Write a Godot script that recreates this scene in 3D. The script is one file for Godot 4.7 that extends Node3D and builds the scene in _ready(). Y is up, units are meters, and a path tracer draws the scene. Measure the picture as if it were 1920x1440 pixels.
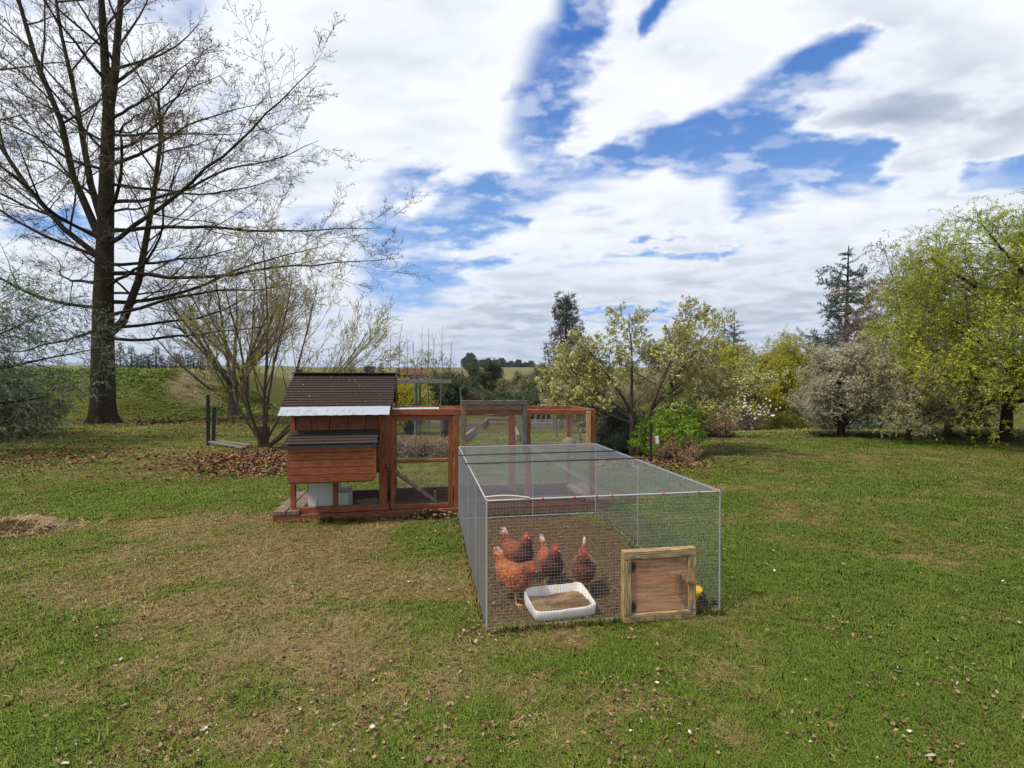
extends Node3D

var rng := RandomNumberGenerator.new()
var mats := {}
var fbm_a := FastNoiseLite.new()
var fbm_b := FastNoiseLite.new()
var fbm_c := FastNoiseLite.new()
var coop_turn := 0.171
var cage_corner := Vector3(-0.15, 0, -3.03)


# ---------------------------------------------------------------- mesh builder
class MB:
	var v := PackedVector3Array()
	var n := PackedVector3Array()
	var t := PackedVector2Array()
	var c := PackedColorArray()
	var x := PackedInt32Array()

	func vert(p: Vector3, nn: Vector3, uv: Vector2, col: Color) -> int:
		v.append(p); n.append(nn); t.append(uv); c.append(col)
		return v.size() - 1

	func face(a: int, b: int, d: int) -> void:   # corners counterclockwise from outside
		x.append(a); x.append(d); x.append(b)

	func quad(a: Vector3, b: Vector3, d: Vector3, e: Vector3, col: Color) -> void:
		var nn := (b - a).cross(d - a)
		if nn.length_squared() < 1e-16:
			nn = (d - a).cross(e - a)
		nn = nn.normalized()
		var u := (b - a).length()
		var w := (e - a).length()
		var i := vert(a, nn, Vector2(0, 0), col)
		vert(b, nn, Vector2(u, 0), col); vert(d, nn, Vector2(u, w), col); vert(e, nn, Vector2(0, w), col)
		face(i, i + 1, i + 2); face(i, i + 2, i + 3)

	func tri(a: Vector3, b: Vector3, d: Vector3, col: Color) -> void:
		var nn := (b - a).cross(d - a).normalized()
		var i := vert(a, nn, Vector2(0, 0), col)
		vert(b, nn, Vector2(0.05, 0), col); vert(d, nn, Vector2(0, 0.05), col)
		face(i, i + 1, i + 2)

	func quad_out(a: int, b: int, d: int, e: int, out: Vector3) -> void:
		if (v[b] - v[a]).cross(v[d] - v[a]).dot(out) < 0.0:
			face(a, d, b); face(a, e, d)
		else:
			face(a, b, d); face(a, d, e)

	func box(xf: Transform3D, s: Vector3, bev: float, col: Color, off := Vector2.ZERO) -> void:
		var h := s * 0.5
		var b := minf(bev, minf(h.x, minf(h.y, h.z)) * 0.8)
		var la := 0
		if s.y > s.x and s.y >= s.z: la = 1
		elif s.z > s.x and s.z > s.y: la = 2
		var base := v.size()
		for k in 8:
			var sg := Vector3(1.0 if k & 1 else -1.0, 1.0 if k & 2 else -1.0, 1.0 if k & 4 else -1.0)
			for a in 3:
				var p := h - Vector3(b, b, b)
				p[a] = h[a]
				p *= sg
				var nn := Vector3.ZERO
				nn[a] = sg[a]
				var uv: Vector2
				if a == la:
					uv = Vector2(p[(a + 1) % 3] * 0.4, p[(a + 2) % 3])
				else:
					uv = Vector2(p[la], p[3 - la - a])
				vert(xf * p, (xf.basis * nn).normalized(), uv + off, col)
		for a in 3:
			var o1 := (a + 1) % 3
			var o2 := (a + 2) % 3
			for s1 in 2:
				var k0 := (s1 << a)
				var ids := [k0, k0 | (1 << o1), k0 | (1 << o1) | (1 << o2), k0 | (1 << o2)]
				var nn := Vector3.ZERO
				nn[a] = 1.0 if s1 else -1.0
				quad_out(base + ids[0] * 3 + a, base + ids[1] * 3 + a, base + ids[2] * 3 + a, base + ids[3] * 3 + a, xf.basis * nn)
			for s1 in 2:
				for s2 in 2:
					var k0 := (s1 << o1) | (s2 << o2)
					var k1 := k0 | (1 << a)
					var nn := Vector3.ZERO
					nn[o1] = 1.0 if s1 else -1.0
					nn[o2] = 1.0 if s2 else -1.0
					quad_out(base + k0 * 3 + o1, base + k1 * 3 + o1, base + k1 * 3 + o2, base + k0 * 3 + o2, xf.basis * nn)
		for k in 8:
			var sg := Vector3(1.0 if k & 1 else -1.0, 1.0 if k & 2 else -1.0, 1.0 if k & 4 else -1.0)
			var i := base + k * 3
			if (v[i + 1] - v[i]).cross(v[i + 2] - v[i]).dot(xf.basis * sg) < 0.0:
				face(i, i + 2, i + 1)
			else:
				face(i, i + 1, i + 2)

	func tube(p: PackedVector3Array, r: PackedFloat32Array, sides: int, col: Color, cap := false) -> void:
		var m := p.size()
		var dir := (p[1] - p[0]).normalized()
		var side := dir.cross(Vector3.UP)
		if side.length_squared() < 0.01:
			side = dir.cross(Vector3.RIGHT)
		side = side.normalized()
		var base := v.size()
		var along := 0.0
		for i in m:
			if i > 0:
				along += (p[i] - p[i - 1]).length()
				dir = (p[mini(i + 1, m - 1)] - p[i - 1]).normalized()
			side = (side - dir * side.dot(dir)).normalized()
			var up := dir.cross(side)
			for k in sides:
				var a := TAU * k / sides
				var nn := side * cos(a) + up * sin(a)
				vert(p[i] + nn * r[i], nn, Vector2(along, float(k) / sides), col)
		for i in m - 1:
			for k in sides:
				var a := base + i * sides + k
				var b := base + i * sides + (k + 1) % sides
				x.append(a); x.append(a + sides); x.append(b)
				x.append(b); x.append(a + sides); x.append(b + sides)
		if cap:
			for e in 2:
				var at := 0 if e == 0 else m - 1
				var nn := (p[0] - p[1]).normalized() if e == 0 else (p[m - 1] - p[m - 2]).normalized()
				var ce := vert(p[at], nn, Vector2.ZERO, col)
				for k in sides:
					var a := base + at * sides + k
					var b := base + at * sides + (k + 1) % sides
					if e == 0: face(ce, a, b)
					else: face(ce, b, a)

	func rod(a: Vector3, b: Vector3, r: float, sides: int, col: Color, cap := false) -> void:
		tube(PackedVector3Array([a, b]), PackedFloat32Array([r, r]), sides, col, cap)

	func lathe(at: Vector3, prof: Array, sides: int, col: Color) -> void:   # prof: Vector2(radius, height) from bottom to top
		var base := v.size()
		for i in prof.size():
			var q: Vector2 = prof[i]
			var q0: Vector2 = prof[maxi(i - 1, 0)]
			var q1: Vector2 = prof[mini(i + 1, prof.size() - 1)]
			var tn := (q1 - q0)
			for k in sides:
				var a := TAU * k / sides
				var nn := Vector3(cos(a) * tn.y, -tn.x, sin(a) * tn.y).normalized()
				vert(at + Vector3(cos(a) * q.x, q.y, sin(a) * q.x), nn, Vector2(float(k) / sides, q.y), col)
		for i in prof.size() - 1:
			for k in sides:
				var a := base + i * sides + k
				var b := base + i * sides + (k + 1) % sides
				face(a, a + sides, b); face(b, a + sides, b + sides)

	func mesh() -> ArrayMesh:
		var arr := []
		arr.resize(Mesh.ARRAY_MAX)
		arr[Mesh.ARRAY_VERTEX] = v
		arr[Mesh.ARRAY_NORMAL] = n
		arr[Mesh.ARRAY_TEX_UV] = t
		arr[Mesh.ARRAY_COLOR] = c
		arr[Mesh.ARRAY_INDEX] = x
		var am := ArrayMesh.new()
		am.add_surface_from_arrays(Mesh.PRIMITIVE_TRIANGLES, arr)
		return am


# ---------------------------------------------------------------- small helpers
func ss(a: float, b: float, x: float) -> float:
	var q := clampf((x - a) / (b - a), 0.0, 1.0)
	return q * q * (3.0 - 2.0 * q)

func rf(a: float, b: float) -> float:
	return rng.randf_range(a, b)

func rv() -> Vector3:
	return Vector3(rng.randf_range(-1, 1), rng.randf_range(-1, 1), rng.randf_range(-1, 1))

func tone(c: Color, k: float) -> Color:   # a slightly lighter or darker piece of the same stuff
	var s := 1.0 + rf(-k, k)
	return Color(c.r * s, c.g * s * (1.0 + rf(-k, k) * 0.15), c.b * s, 1)

func put(o: Node3D, called: String, parent: Node) -> Node3D:
	o.name = called
	parent.add_child(o, true)
	return o

func commit(called: String, mb: MB, mat: Material, parent: Node = self, kind := "") -> MeshInstance3D:
	var o := MeshInstance3D.new()
	o.mesh = mb.mesh()
	o.mesh.surface_set_material(0, mat)
	o.name = numbered(called) if parent == self else called
	parent.add_child(o, true)
	if kind:
		o.set_meta("kind", kind)
	return o

var taken := {}
func numbered(called: String) -> String:
	if not taken.has(called):
		taken[called] = 0
		return called
	taken[called] += 1
	return "%s_%03d" % [called, taken[called]]

func tag(o: Node, label: String, category: String, group := "") -> void:
	o.set_meta("label", label)
	o.set_meta("category", category)
	if group:
		o.set_meta("group", group)

func thing(called: String, label: String, category: String, at := Vector3.ZERO, turn := 0.0, group := "") -> Node3D:
	var o := Node3D.new()
	o.name = numbered(called)
	add_child(o)
	o.position = at
	o.rotation.y = turn
	tag(o, label, category, group)
	return o

func structure(o: Node, label: String, category: String) -> void:
	o.set_meta("kind", "structure")
	tag(o, label, category)

# one squared timber or board as a part of its own
func board(parent: Node, called: String, mat: Material, centre: Vector3, size: Vector3, col: Color, turn := Vector3.ZERO, bev := 0.004) -> MeshInstance3D:
	var mb := MB.new()
	mb.box(Transform3D(Basis.from_euler(turn), Vector3.ZERO), size, bev, tone(col, 0.09), Vector2(rf(0, 4), rf(0, 4)))
	var o := commit(called, mb, mat, parent)
	o.position = centre
	return o

func bar(parent: Node, called: String, mat: Material, a: Vector3, b: Vector3, w: float, h: float, col: Color, bev := 0.004) -> MeshInstance3D:
	var d := (b - a).normalized()
	var s := d.cross(Vector3.UP)
	s = Vector3.RIGHT if s.length_squared() < 1e-4 else s.normalized()
	var mb := MB.new()
	mb.box(Transform3D(Basis(d, s.cross(d), s), Vector3.ZERO), Vector3((b - a).length(), h, w), bev, tone(col, 0.09), Vector2(rf(0, 4), rf(0, 4)))
	var o := commit(called, mb, mat, parent)
	o.position = (a + b) * 0.5
	return o

# an upright prism: outline in (x, y), thickness along z
func slab(outline: PackedVector2Array, z0: float, z1: float, col: Color, mb: MB) -> void:
	var m := outline.size()
	var idx := Geometry2D.triangulate_polygon(outline)
	for e in 2:
		var z := z1 if e == 0 else z0
		var nn := Vector3(0, 0, 1.0 if e == 0 else -1.0)
		var base := mb.v.size()
		for p in outline:
			mb.vert(Vector3(p.x, p.y, z), nn, p, col)
		for i in range(0, idx.size(), 3):
			var a := outline[idx[i]]
			var b := outline[idx[i + 1]]
			var d := outline[idx[i + 2]]
			var ccw := (b - a).cross(d - a) > 0.0
			if ccw == (e == 0):
				mb.face(base + idx[i], base + idx[i + 1], base + idx[i + 2])
			else:
				mb.face(base + idx[i], base + idx[i + 2], base + idx[i + 1])
	var area := 0.0
	for i in m:
		area += outline[i].cross(outline[(i + 1) % m])
	for i in m:
		var a := outline[i]
		var b := outline[(i + 1) % m]
		if area < 0.0:
			var q := a
			a = b
			b = q
		mb.quad(Vector3(a.x, a.y, z1), Vector3(a.x, a.y, z0), Vector3(b.x, b.y, z0), Vector3(b.x, b.y, z1), col)

# woven wire panel between two directions, one rod for every wire
func wires(mb: MB, o: Vector3, a: Vector3, b: Vector3, step: float, r: float, col: Color) -> void:
	var na := int(a.length() / step)
	var nb := int(b.length() / step)
	var nn := a.cross(b).normalized() * r
	for i in na + 1:
		var p := o + a * (float(i) / na)
		var sag := nn * 3.0 * sin(i * 0.7)
		mb.rod(p, p + b * 0.5 + sag, r, 3, col)
		mb.rod(p + b * 0.5 + sag, p + b, r, 3, col)
	for i in nb + 1:
		var p := o + b * (float(i) / nb) + nn
		mb.rod(p, p + a, r, 3, col)

func noise(freq: float, oct: int, sd: int) -> FastNoiseLite:
	var f := FastNoiseLite.new()
	f.noise_type = FastNoiseLite.TYPE_SIMPLEX_SMOOTH
	f.fractal_type = FastNoiseLite.FRACTAL_FBM
	f.fractal_octaves = oct
	f.frequency = freq
	f.seed = sd
	return f


# ---------------------------------------------------------------- materials
func grain_image(long: float, across: float, lo: float, hi: float, sd: int) -> Image:
	var im := Image.create(512, 512, false, Image.FORMAT_RGB8)
	var a := noise(1.0, 4, sd)
	var b := noise(1.0, 3, sd + 9)
	for j in 512:
		for i in 512:
			var u := absf(i - 256.0) / 512.0   # mirrored, so that it repeats without a seam
			var w := absf(j - 256.0) / 512.0
			var g := a.get_noise_2d(u * long, w * across + b.get_noise_2d(u * 3.0, w * 3.0) * 0.6)
			var fine := b.get_noise_2d(u * long * 3.0, w * across * 5.0)
			var k := clampf(lerpf(lo, hi, 0.5 + g * 0.7 + fine * 0.45), 0.0, 1.0)
			im.set_pixel(i, j, Color(k, k, k))
	return im

func speck_image(freq: float, oct: int, lo: float, hi: float, sd: int, size := 512) -> Image:
	var f := noise(freq, oct, sd)
	var im := f.get_seamless_image(size, size, false, false, 0.2, true)
	im.convert(Image.FORMAT_RGB8)
	for j in size:
		for i in size:
			var k := lerpf(lo, hi, im.get_pixel(i, j).r)
			im.set_pixel(i, j, Color(k, k, k))
	return im

func material(called: String, rough: float, tex: ImageTexture = null, scale := Vector3.ONE, relief := 0.0, tri := false) -> StandardMaterial3D:
	var m := StandardMaterial3D.new()
	m.resource_name = called
	m.vertex_color_use_as_albedo = true
	m.roughness = rough
	if tex:
		m.albedo_texture = tex
		m.uv1_scale = scale
		m.uv1_triplanar = tri
		if relief > 0.0:
			m.heightmap_enabled = true
			m.heightmap_texture = tex
			m.heightmap_scale = relief
	mats[called] = m
	return m

func make_materials() -> void:
	var grain := ImageTexture.create_from_image(grain_image(6.0, 70.0, 0.42, 1.05, 3))
	var weathered := ImageTexture.create_from_image(grain_image(9.0, 120.0, 0.3, 1.0, 7))
	var crumb := ImageTexture.create_from_image(speck_image(0.05, 5, 0.35, 1.0, 21))
	var blotch := ImageTexture.create_from_image(speck_image(0.012, 5, 0.55, 1.0, 33))
	material("stained_timber", 0.62, grain, Vector3(0.9, 2.2, 1), 0.08)
	material("raw_timber", 0.7, grain, Vector3(0.9, 2.2, 1), 0.08)
	material("weathered_timber", 0.88, weathered, Vector3(1.0, 2.0, 1), 0.2)
	material("roof_felt", 0.9, weathered, Vector3(1.4, 2.6, 1), 0.25)
	var smooth := ImageTexture.create_from_image(grain_image(5.0, 40.0, 0.72, 1.0, 11))
	material("plywood", 0.75, smooth, Vector3(0.6, 1.2, 1), 0.03)
	var bark := material("bark", 0.95, weathered, Vector3(0.8, 2.0, 1), 1.2)
	bark.metallic_specular = 0.2
	material("twig", 0.9).metallic_specular = 0.2
	var gal := material("galvanised_wire", 0.42)
	gal.metallic = 0.4
	material("dark_metal", 0.5).metallic = 0.6
	material("plastic", 0.35)
	material("dull_plastic", 0.6, blotch, Vector3(2, 2, 2), 0.0, true)
	var gm := material("soil", 1.0, crumb, Vector3(1.1, 1.1, 1.1), 0.9, true)
	gm.uv1_world_triplanar = true
	gm.metallic_specular = 0.1
	material("stone", 0.95, crumb, Vector3(3, 3, 3), 0.4, true)
	material("matt", 0.6)
	material("mash", 0.85, crumb, Vector3(4, 4, 4), 0.5, true)
	material("feather", 0.75).rim_enabled = true
	mats["feather"].rim = 0.3
	material("skin", 0.55)
	for q in [["leaf", 0.55, 0.7], ["grass_blade", 0.7, 0.35], ["dry_leaf", 0.85, 0.15], ["needle", 0.7, 0.1]]:
		var m := material(q[0], q[1])
		m.metallic_specular = 0.3
		m.backlight_enabled = true
		m.backlight = Color(q[2], q[2], q[2])
	material("far_land", 1.0).metallic_specular = 0.0


# ---------------------------------------------------------------- sky: broken cloud, worked out for every direction
var sky_w := 3072
var sky_h := 1536
var sky_bytes := PackedByteArray()
var gap_map := PackedFloat32Array()
var grey_map := PackedFloat32Array()
var sn1: FastNoiseLite
var sn2: FastNoiseLite
var sn3: FastNoiseLite
const GX := 200
const GY := 90

func capsule_gap(p: Vector2, a: Vector2, b: Vector2) -> float:
	var ab := b - a
	var q := clampf((p - a).dot(ab) / maxf(ab.length_squared(), 1e-6), 0.0, 1.0)
	return (p - a - ab * q).length()

func make_sky() -> Image:
	sn1 = noise(1.0, 3, 5)
	sn2 = noise(1.0, 7, 17)
	sn2.fractal_gain = 0.58
	sn3 = noise(1.0, 4, 29)
	# openings in the cloud deck: slopes to the right and upwards of the view axis, and half width
	var gaps := [
		[0.135, 0.78, 0.085, 0.60, 0.035], [0.085, 0.60, 0.055, 0.49, 0.055], [0.055, 0.49, 0.09, 0.41, 0.05], [0.045, 0.54, 0.02, 0.56, 0.018],
		[0.085, 0.39, -0.06, 0.35, 0.032], [-0.06, 0.345, -0.20, 0.30, 0.034], [-0.20, 0.32, -0.225, 0.22, 0.062], [-0.22, 0.20, -0.13, 0.23, 0.06], [-0.11, 0.325, 0.0, 0.30, 0.016], [-0.225, 0.22, -0.20, 0.165, 0.03], [-0.255, 0.29, -0.235, 0.18, 0.03],
		[0.085, 0.41, 0.23, 0.415, 0.026], [0.23, 0.42, 0.36, 0.475, 0.022], [0.36, 0.475, 0.48, 0.55, 0.024], [0.48, 0.55, 0.63, 0.645, 0.028], [0.63, 0.645, 0.71, 0.70, 0.018],
		[0.48, 0.52, 0.54, 0.45, 0.05], [0.54, 0.45, 0.48, 0.375, 0.055], [0.48, 0.36, 0.455, 0.335, 0.024], [0.54, 0.42, 0.71, 0.42, 0.034], [0.60, 0.39, 0.68, 0.43, 0.034], [0.36, 0.42, 0.48, 0.46, 0.03],
		[0.20, 0.237, 0.42, 0.25, 0.011], [0.90, 0.405, 1.02, 0.40, 0.018], [-0.98, 0.31, -0.80, 0.29, 0.02], [0.10, 0.12, 0.35, 0.105, 0.008], [0.30, 0.75, 0.24, 0.68, 0.01]]
	var greys := [
		[0.83, 0.60, 0.24, 0.26], [0.95, 0.48, 0.18, 0.26], [0.72, 0.52, 0.10, 0.15], [-0.34, 0.62, 0.08, 0.16], [-0.42, 0.42, 0.06, 0.3], [-0.48, 0.46, 0.06, 0.2],
		[0.05, 0.14, 0.12, 0.22], [-0.1, 0.06, 0.18, 0.25], [0.35, 0.16, 0.2, 0.14], [0.5, 0.10, 0.25, 0.16], [0.40, 0.62, 0.12, 0.1], [-0.75, 0.12, 0.25, 0.14], [0.62, 0.22, 0.14, 0.12]]
	gap_map.resize(GX * GY)
	grey_map.resize(GX * GY)
	for j in GY:
		for i in GX:
			var p := Vector2(-1.5 + 3.0 * i / (GX - 1), -0.1 + 1.3 * j / (GY - 1))
			var g := 0.0
			for q in gaps:
				var d := capsule_gap(p, Vector2(q[0], q[1]), Vector2(q[2], q[3]))
				g = maxf(g, 1.0 - ss(0.3, 2.1, d / q[4]))
			gap_map[j * GX + i] = g
			var s := 0.0
			for q in greys:
				var d2: float = Vector2(p.x - q[0], (p.y - q[1]) * 1.5).length() / q[2]
				s += q[3] * exp(-d2 * d2)
			grey_map[j * GX + i] = s
	sky_bytes.resize(sky_w * sky_h * 3)
	var half := sky_h / 2
	var jobs := WorkerThreadPool.add_group_task(sky_row, half)
	WorkerThreadPool.wait_for_group_task_completion(jobs)
	var low := Color(0.30, 0.31, 0.24)
	for j in range(half, sky_h):
		for i in sky_w:
			var k := (j * sky_w + i) * 3
			sky_bytes[k] = int(low.r * 255); sky_bytes[k + 1] = int(low.g * 255); sky_bytes[k + 2] = int(low.b * 255)
	return Image.create_from_data(sky_w, sky_h, false, Image.FORMAT_RGB8, sky_bytes)

func sky_row(j: int) -> void:
	var row := PackedByteArray()
	row.resize(sky_w * 3)
	var th := PI * (j + 0.5) / sky_h
	var y := cos(th)
	var s := sin(th)
	var k := 1.0 / (y + 0.13)
	for i in sky_w:
		var ph := TAU * (i + 0.5) / sky_w
		var dx := s * sin(ph)
		var df := s * cos(ph)
		var X := dx * k
		var Z := df * k
		var n1 := sn1.get_noise_2d(X * 0.9 + 3.0, Z * 0.9)
		var n2 := sn2.get_noise_2d(X * 2.0 + Z * 0.5, Z * 2.6)
		var n3 := sn3.get_noise_2d(X * 1.7 + 40.0, Z * 3.2)
		var cov := 0.50 + 1.1 * n1
		var grey := 0.12 + 0.3 * n3
		if df > 0.2:
			var w1 := n2 * 0.075
			var gx := dx / df + w1 + n3 * 0.02
			var gy := y / df + n3 * 0.03 + w1 * 0.6
			var inside := (1.0 - ss(1.02, 1.4, absf(gx))) * (1.0 - ss(0.78, 1.05, gy))
			if inside > 0.0:
				var fx := clampf((gx + 1.5) / 3.0, 0.0, 0.9999) * (GX - 1)
				var fy := clampf((gy + 0.1) / 1.3, 0.0, 0.9999) * (GY - 1)
				var ix := int(fx)
				var iy := int(fy)
				fx -= ix
				fy -= iy
				var q := iy * GX + ix
				var g := lerpf(lerpf(gap_map[q], gap_map[q + 1], fx), lerpf(gap_map[q + GX], gap_map[q + GX + 1], fx), fy)
				var h := lerpf(lerpf(grey_map[q], grey_map[q + 1], fx), lerpf(grey_map[q + GX], grey_map[q + GX + 1], fx), fy)
				cov = lerpf(cov, 0.78 + 0.40 * n1 + 0.5 * h - 1.42 * g, inside)
				grey = lerpf(grey, 0.02 + 0.28 * n3 + h, inside)
		var dens := cov + 1.25 * n2
		var a := ss(-0.72, 0.70, dens)
		if df > 0.0:
			var wisp := sn2.get_noise_2d(X * 4.3 + Z * 1.5 + 70.0, Z * 6.5 - X)
			a = maxf(a, 0.48 * ss(0.0, 0.42, wisp + 0.25 * n3) * ss(-1.6, -0.3, dens))
		else:
			a = maxf(a, 0.3 * ss(-1.0, -0.3, dens))
		var cl := clampf(grey, 0.0, 0.6) * ss(0.35, 1.2, dens) + 0.07 * (0.5 - n2)
		var low := 1.0 - ss(0.02, 0.30, y)
		cl += 0.13 * low
		var wr := 0.855 - cl * 0.90
		var wg := 0.875 - cl * 0.83
		var wb := 0.915 - cl * 0.70
		var up := ss(0.05, 0.62, y)
		var br := lerpf(0.20, 0.034, up)
		var bg := lerpf(0.40, 0.145, up)
		var bb := lerpf(0.76, 0.47, up)
		var c := Color(lerpf(br, wr, a), lerpf(bg, wg, a), lerpf(bb, wb, a)).linear_to_srgb()
		row[i * 3] = clampi(int(c.r * 255.0 + 0.5), 0, 255)
		row[i * 3 + 1] = clampi(int(c.g * 255.0 + 0.5), 0, 255)
		row[i * 3 + 2] = clampi(int(c.b * 255.0 + 0.5), 0, 255)
	var o := j * sky_w * 3
	for i in sky_w * 3:
		sky_bytes[o + i] = row[i]


# ---------------------------------------------------------------- the lie of the land; depth runs away from the camera
func land(x: float, d: float) -> float:
	var r := x / maxf(d, 1.0)
	var h := 0.0
	var mid := ss(-0.50, -0.36, r) * (1.0 - ss(0.30, 0.40, r))
	if d > 8.0:
		h -= 0.03 * (minf(d, 45.0) - 8.0) * mid
	var right := ss(0.30, 0.40, r)
	if d > 13.5:
		h -= right * (1.0 * ss(14.0, 22.0, d) + 0.03 * (minf(d, 45.0) - 13.5))
	var bank := 1.85 * ss(16.6, 23.4, d) * ss(-11.3, -15.2, x) * (1.0 - ss(60.0, 110.0, d))
	h += bank
	h += 9.6 * ss(60.0, 330.0, d)
	h += fbm_a.get_noise_2d(x * 0.5, d * 0.5) * 0.05 * ss(2.0, 9.0, d + absf(x) * 0.6) + fbm_b.get_noise_2d(x * 3.0, d * 3.0) * 0.012
	if d > 16.0 and x < -9.0:
		h += fbm_b.get_noise_2d(x * 1.1, d * 1.1) * 0.10
	return h

func at(r: float, d: float, lift := 0.0) -> Vector3:   # r: how far to the side per metre of depth
	return Vector3(r * d, land(r * d, d) + lift, -d)

func in_cage(x: float, d: float) -> Vector2:   # (along the front, into the depth)
	var q := Vector2(x - cage_corner.x, d + cage_corner.z)
	return Vector2(q.x * 0.9854 + q.y * 0.1702, -q.x * 0.1702 + q.y * 0.9854)

# 0 lush green, 1 straw
func dryness(x: float, d: float) -> float:
	var k := 0.46 + fbm_a.get_noise_2d(x * 1.6 + 9.0, d * 2.6) * 0.55 + fbm_b.get_noise_2d(x * 6.0, d * 7.0) * 0.40
	for q in [[-1.75, 4.2, 1.3, 1.25, 0.62], [-3.6, 5.2, 1.3, 0.28, 0.45], [-1.0, 3.0, 0.9, 0.5, 0.15], [-4.6, 6.5, 2.3, 0.85, -0.5], [-0.75, 4.75, 0.34, 0.6, -0.75], [-2.6, 2.6, 1.0, 0.7, -0.12], [2.4, 3.6, 1.2, 0.9, -0.28],
			[3.4, 5.6, 0.9, 0.35, 0.4], [2.6, 6.9, 0.6, 0.25, 0.45], [3.6, 4.4, 0.8, 0.3, 0.3], [5.6, 9.5, 2.4, 1.0, 0.25], [8.0, 11.5, 3.0, 0.6, -0.5], [0.6, 2.4, 0.8, 0.4, -0.12], [-7.0, 10.5, 3.0, 1.4, 0.15], [-6.0, 9.0, 2.0, 0.8, 0.2], [5.0, 12.0, 2.0, 0.5, 0.2], [1.9, 4.2, 0.5, 0.8, -0.2], [4.2, 5.0, 3.2, 3.0, -0.26], [5.5, 8.5, 3.5, 1.6, -0.15], [1.6, 2.4, 1.0, 0.6, -0.15]]:
		var a: float = (x - q[0]) / q[2]
		var b: float = (d - q[1]) / q[3]
		k += q[4] * exp(-a * a - b * b)
	return clampf(k, 0.0, 1.0)

# bare earth showing
func bareness(x: float, d: float) -> float:
	var k := 0.0
	var c := in_cage(x, d)
	var wob := fbm_b.get_noise_2d(x * 5.0, d * 5.0) * 0.16
	if c.y < 2.62:
		k = (1.0 - ss(1.42, 1.56, c.x + wob + maxf(0.0, c.y - 1.5) * 0.28)) * ss(-0.06, 0.04, c.x + wob * 0.4) * ss(-0.1, 0.03, c.y + wob * 0.5)
	elif c.y < 3.5 and c.x > -1.75 and c.x < 1.6:
		k = 0.8
	for q in [[-1.6, 4.6, 0.8, 0.5, 0.45], [-0.95, 4.1, 0.5, 0.5, 0.35], [-13.5, 16.8, 1.6, 0.8, 0.8], [-8.5, 8.6, 2.0, 0.5, 0.4], [-5.0, 9.6, 1.6, 0.7, 0.75], [8.9, 11.9, 1.0, 0.3, 0.6], [2.6, 9.6, 1.0, 0.6, 0.7], [10.5, 11.6, 0.9, 0.25, 0.5], [8.2, 12.8, 1.0, 0.2, 0.5], [2.1, 7.4, 0.6, 0.5, 0.3]]:
		var a: float = (x - q[0]) / q[2]
		var b: float = (d - q[1]) / q[3]
		k = maxf(k, q[4] * exp(-a * a - b * b) * (1.0 + 2.5 * wob))
	return clampf(k, 0.0, 1.0)

# fallen leaves per place
func litter(x: float, d: float) -> float:
	var k := 0.16 + 0.45 * fbm_a.get_noise_2d(x * 2.2 - 7.0, d * 2.2) + 0.5 * fbm_b.get_noise_2d(x * 7.0, d * 7.0)
	for q in [[-4.9, 9.3, 1.3, 0.9, 2.0], [-8.4, 9.3, 2.2, 1.0, 1.3], [-0.78, 5.55, 0.32, 0.13, 4.0], [2.3, 8.6, 0.9, 0.8, 1.4], [-13.5, 17.5, 2.5, 1.5, 1.0], [-3.0, 6.9, 1.6, 0.5, 0.9], [0.0, 7.0, 1.8, 0.45, 1.6], [-0.6, 2.2, 1.2, 0.3, 0.35], [-0.25, 3.4, 0.12, 0.8, 0.9], [-0.55, 4.9, 0.25, 0.5, 0.7], [0.1, 2.95, 0.4, 0.1, 0.8], [-3.0, 2.6, 1.4, 0.6, 0.15]]:
		var a: float = (x - q[0]) / q[2]
		var b: float = (d - q[1]) / q[3]
		k += q[4] * exp(-a * a - b * b)
	return maxf(k, 0.02)

const GREEN := Color(0.108, 0.158, 0.020)
const STRAW := Color(0.325, 0.225, 0.098)
const EARTH := Color(0.20, 0.127, 0.064)

func sandy(x: float, d: float) -> float:   # the pale track over the bank
	return ss(-14.9, -14.2, x + 0.4 * (d - 22.0) + fbm_b.get_noise_2d(x * 2.0, d * 2.0)) * (1.0 - ss(-13.4, -12.7, x + 0.4 * (d - 22.0) + fbm_b.get_noise_2d(x * 2.0, d * 2.0))) * ss(20.2, 21.4, d) if d < 60.0 else 0.0

func turf(x: float, d: float) -> Color:
	var q := dryness(x, d)
	var c := GREEN.lerp(STRAW, q * 0.75)
	if d > 6.0 and d < 20.0:
		c = c.lerp(Color(0.17, 0.095, 0.052), clampf((litter(x, d) - 0.7) * 0.5, 0.0, 0.65))
	if d > 16.0 and x < -8.0:
		c = c.lerp(Color(0.15, 0.22, 0.04), 0.6 * ss(17.0, 20.0, d))
		c = c.lerp(Color(0.26, 0.26, 0.10), 0.8 * ss(24.0, 30.0, d))
		c = c.lerp(Color(0.50, 0.41, 0.24), sandy(x, d))   # the pale track over the bank
	if d > 50.0:
		c = c.lerp(Color(0.30, 0.29, 0.125), ss(50.0, 110.0, d))
		var field := fbm_a.get_noise_2d(x * 0.05, d * 0.012)
		c = c.lerp(Color(0.29, 0.235, 0.14), ss(0.0, 0.3, field) * ss(60.0, 150.0, d) * 0.8)
	return c

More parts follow.
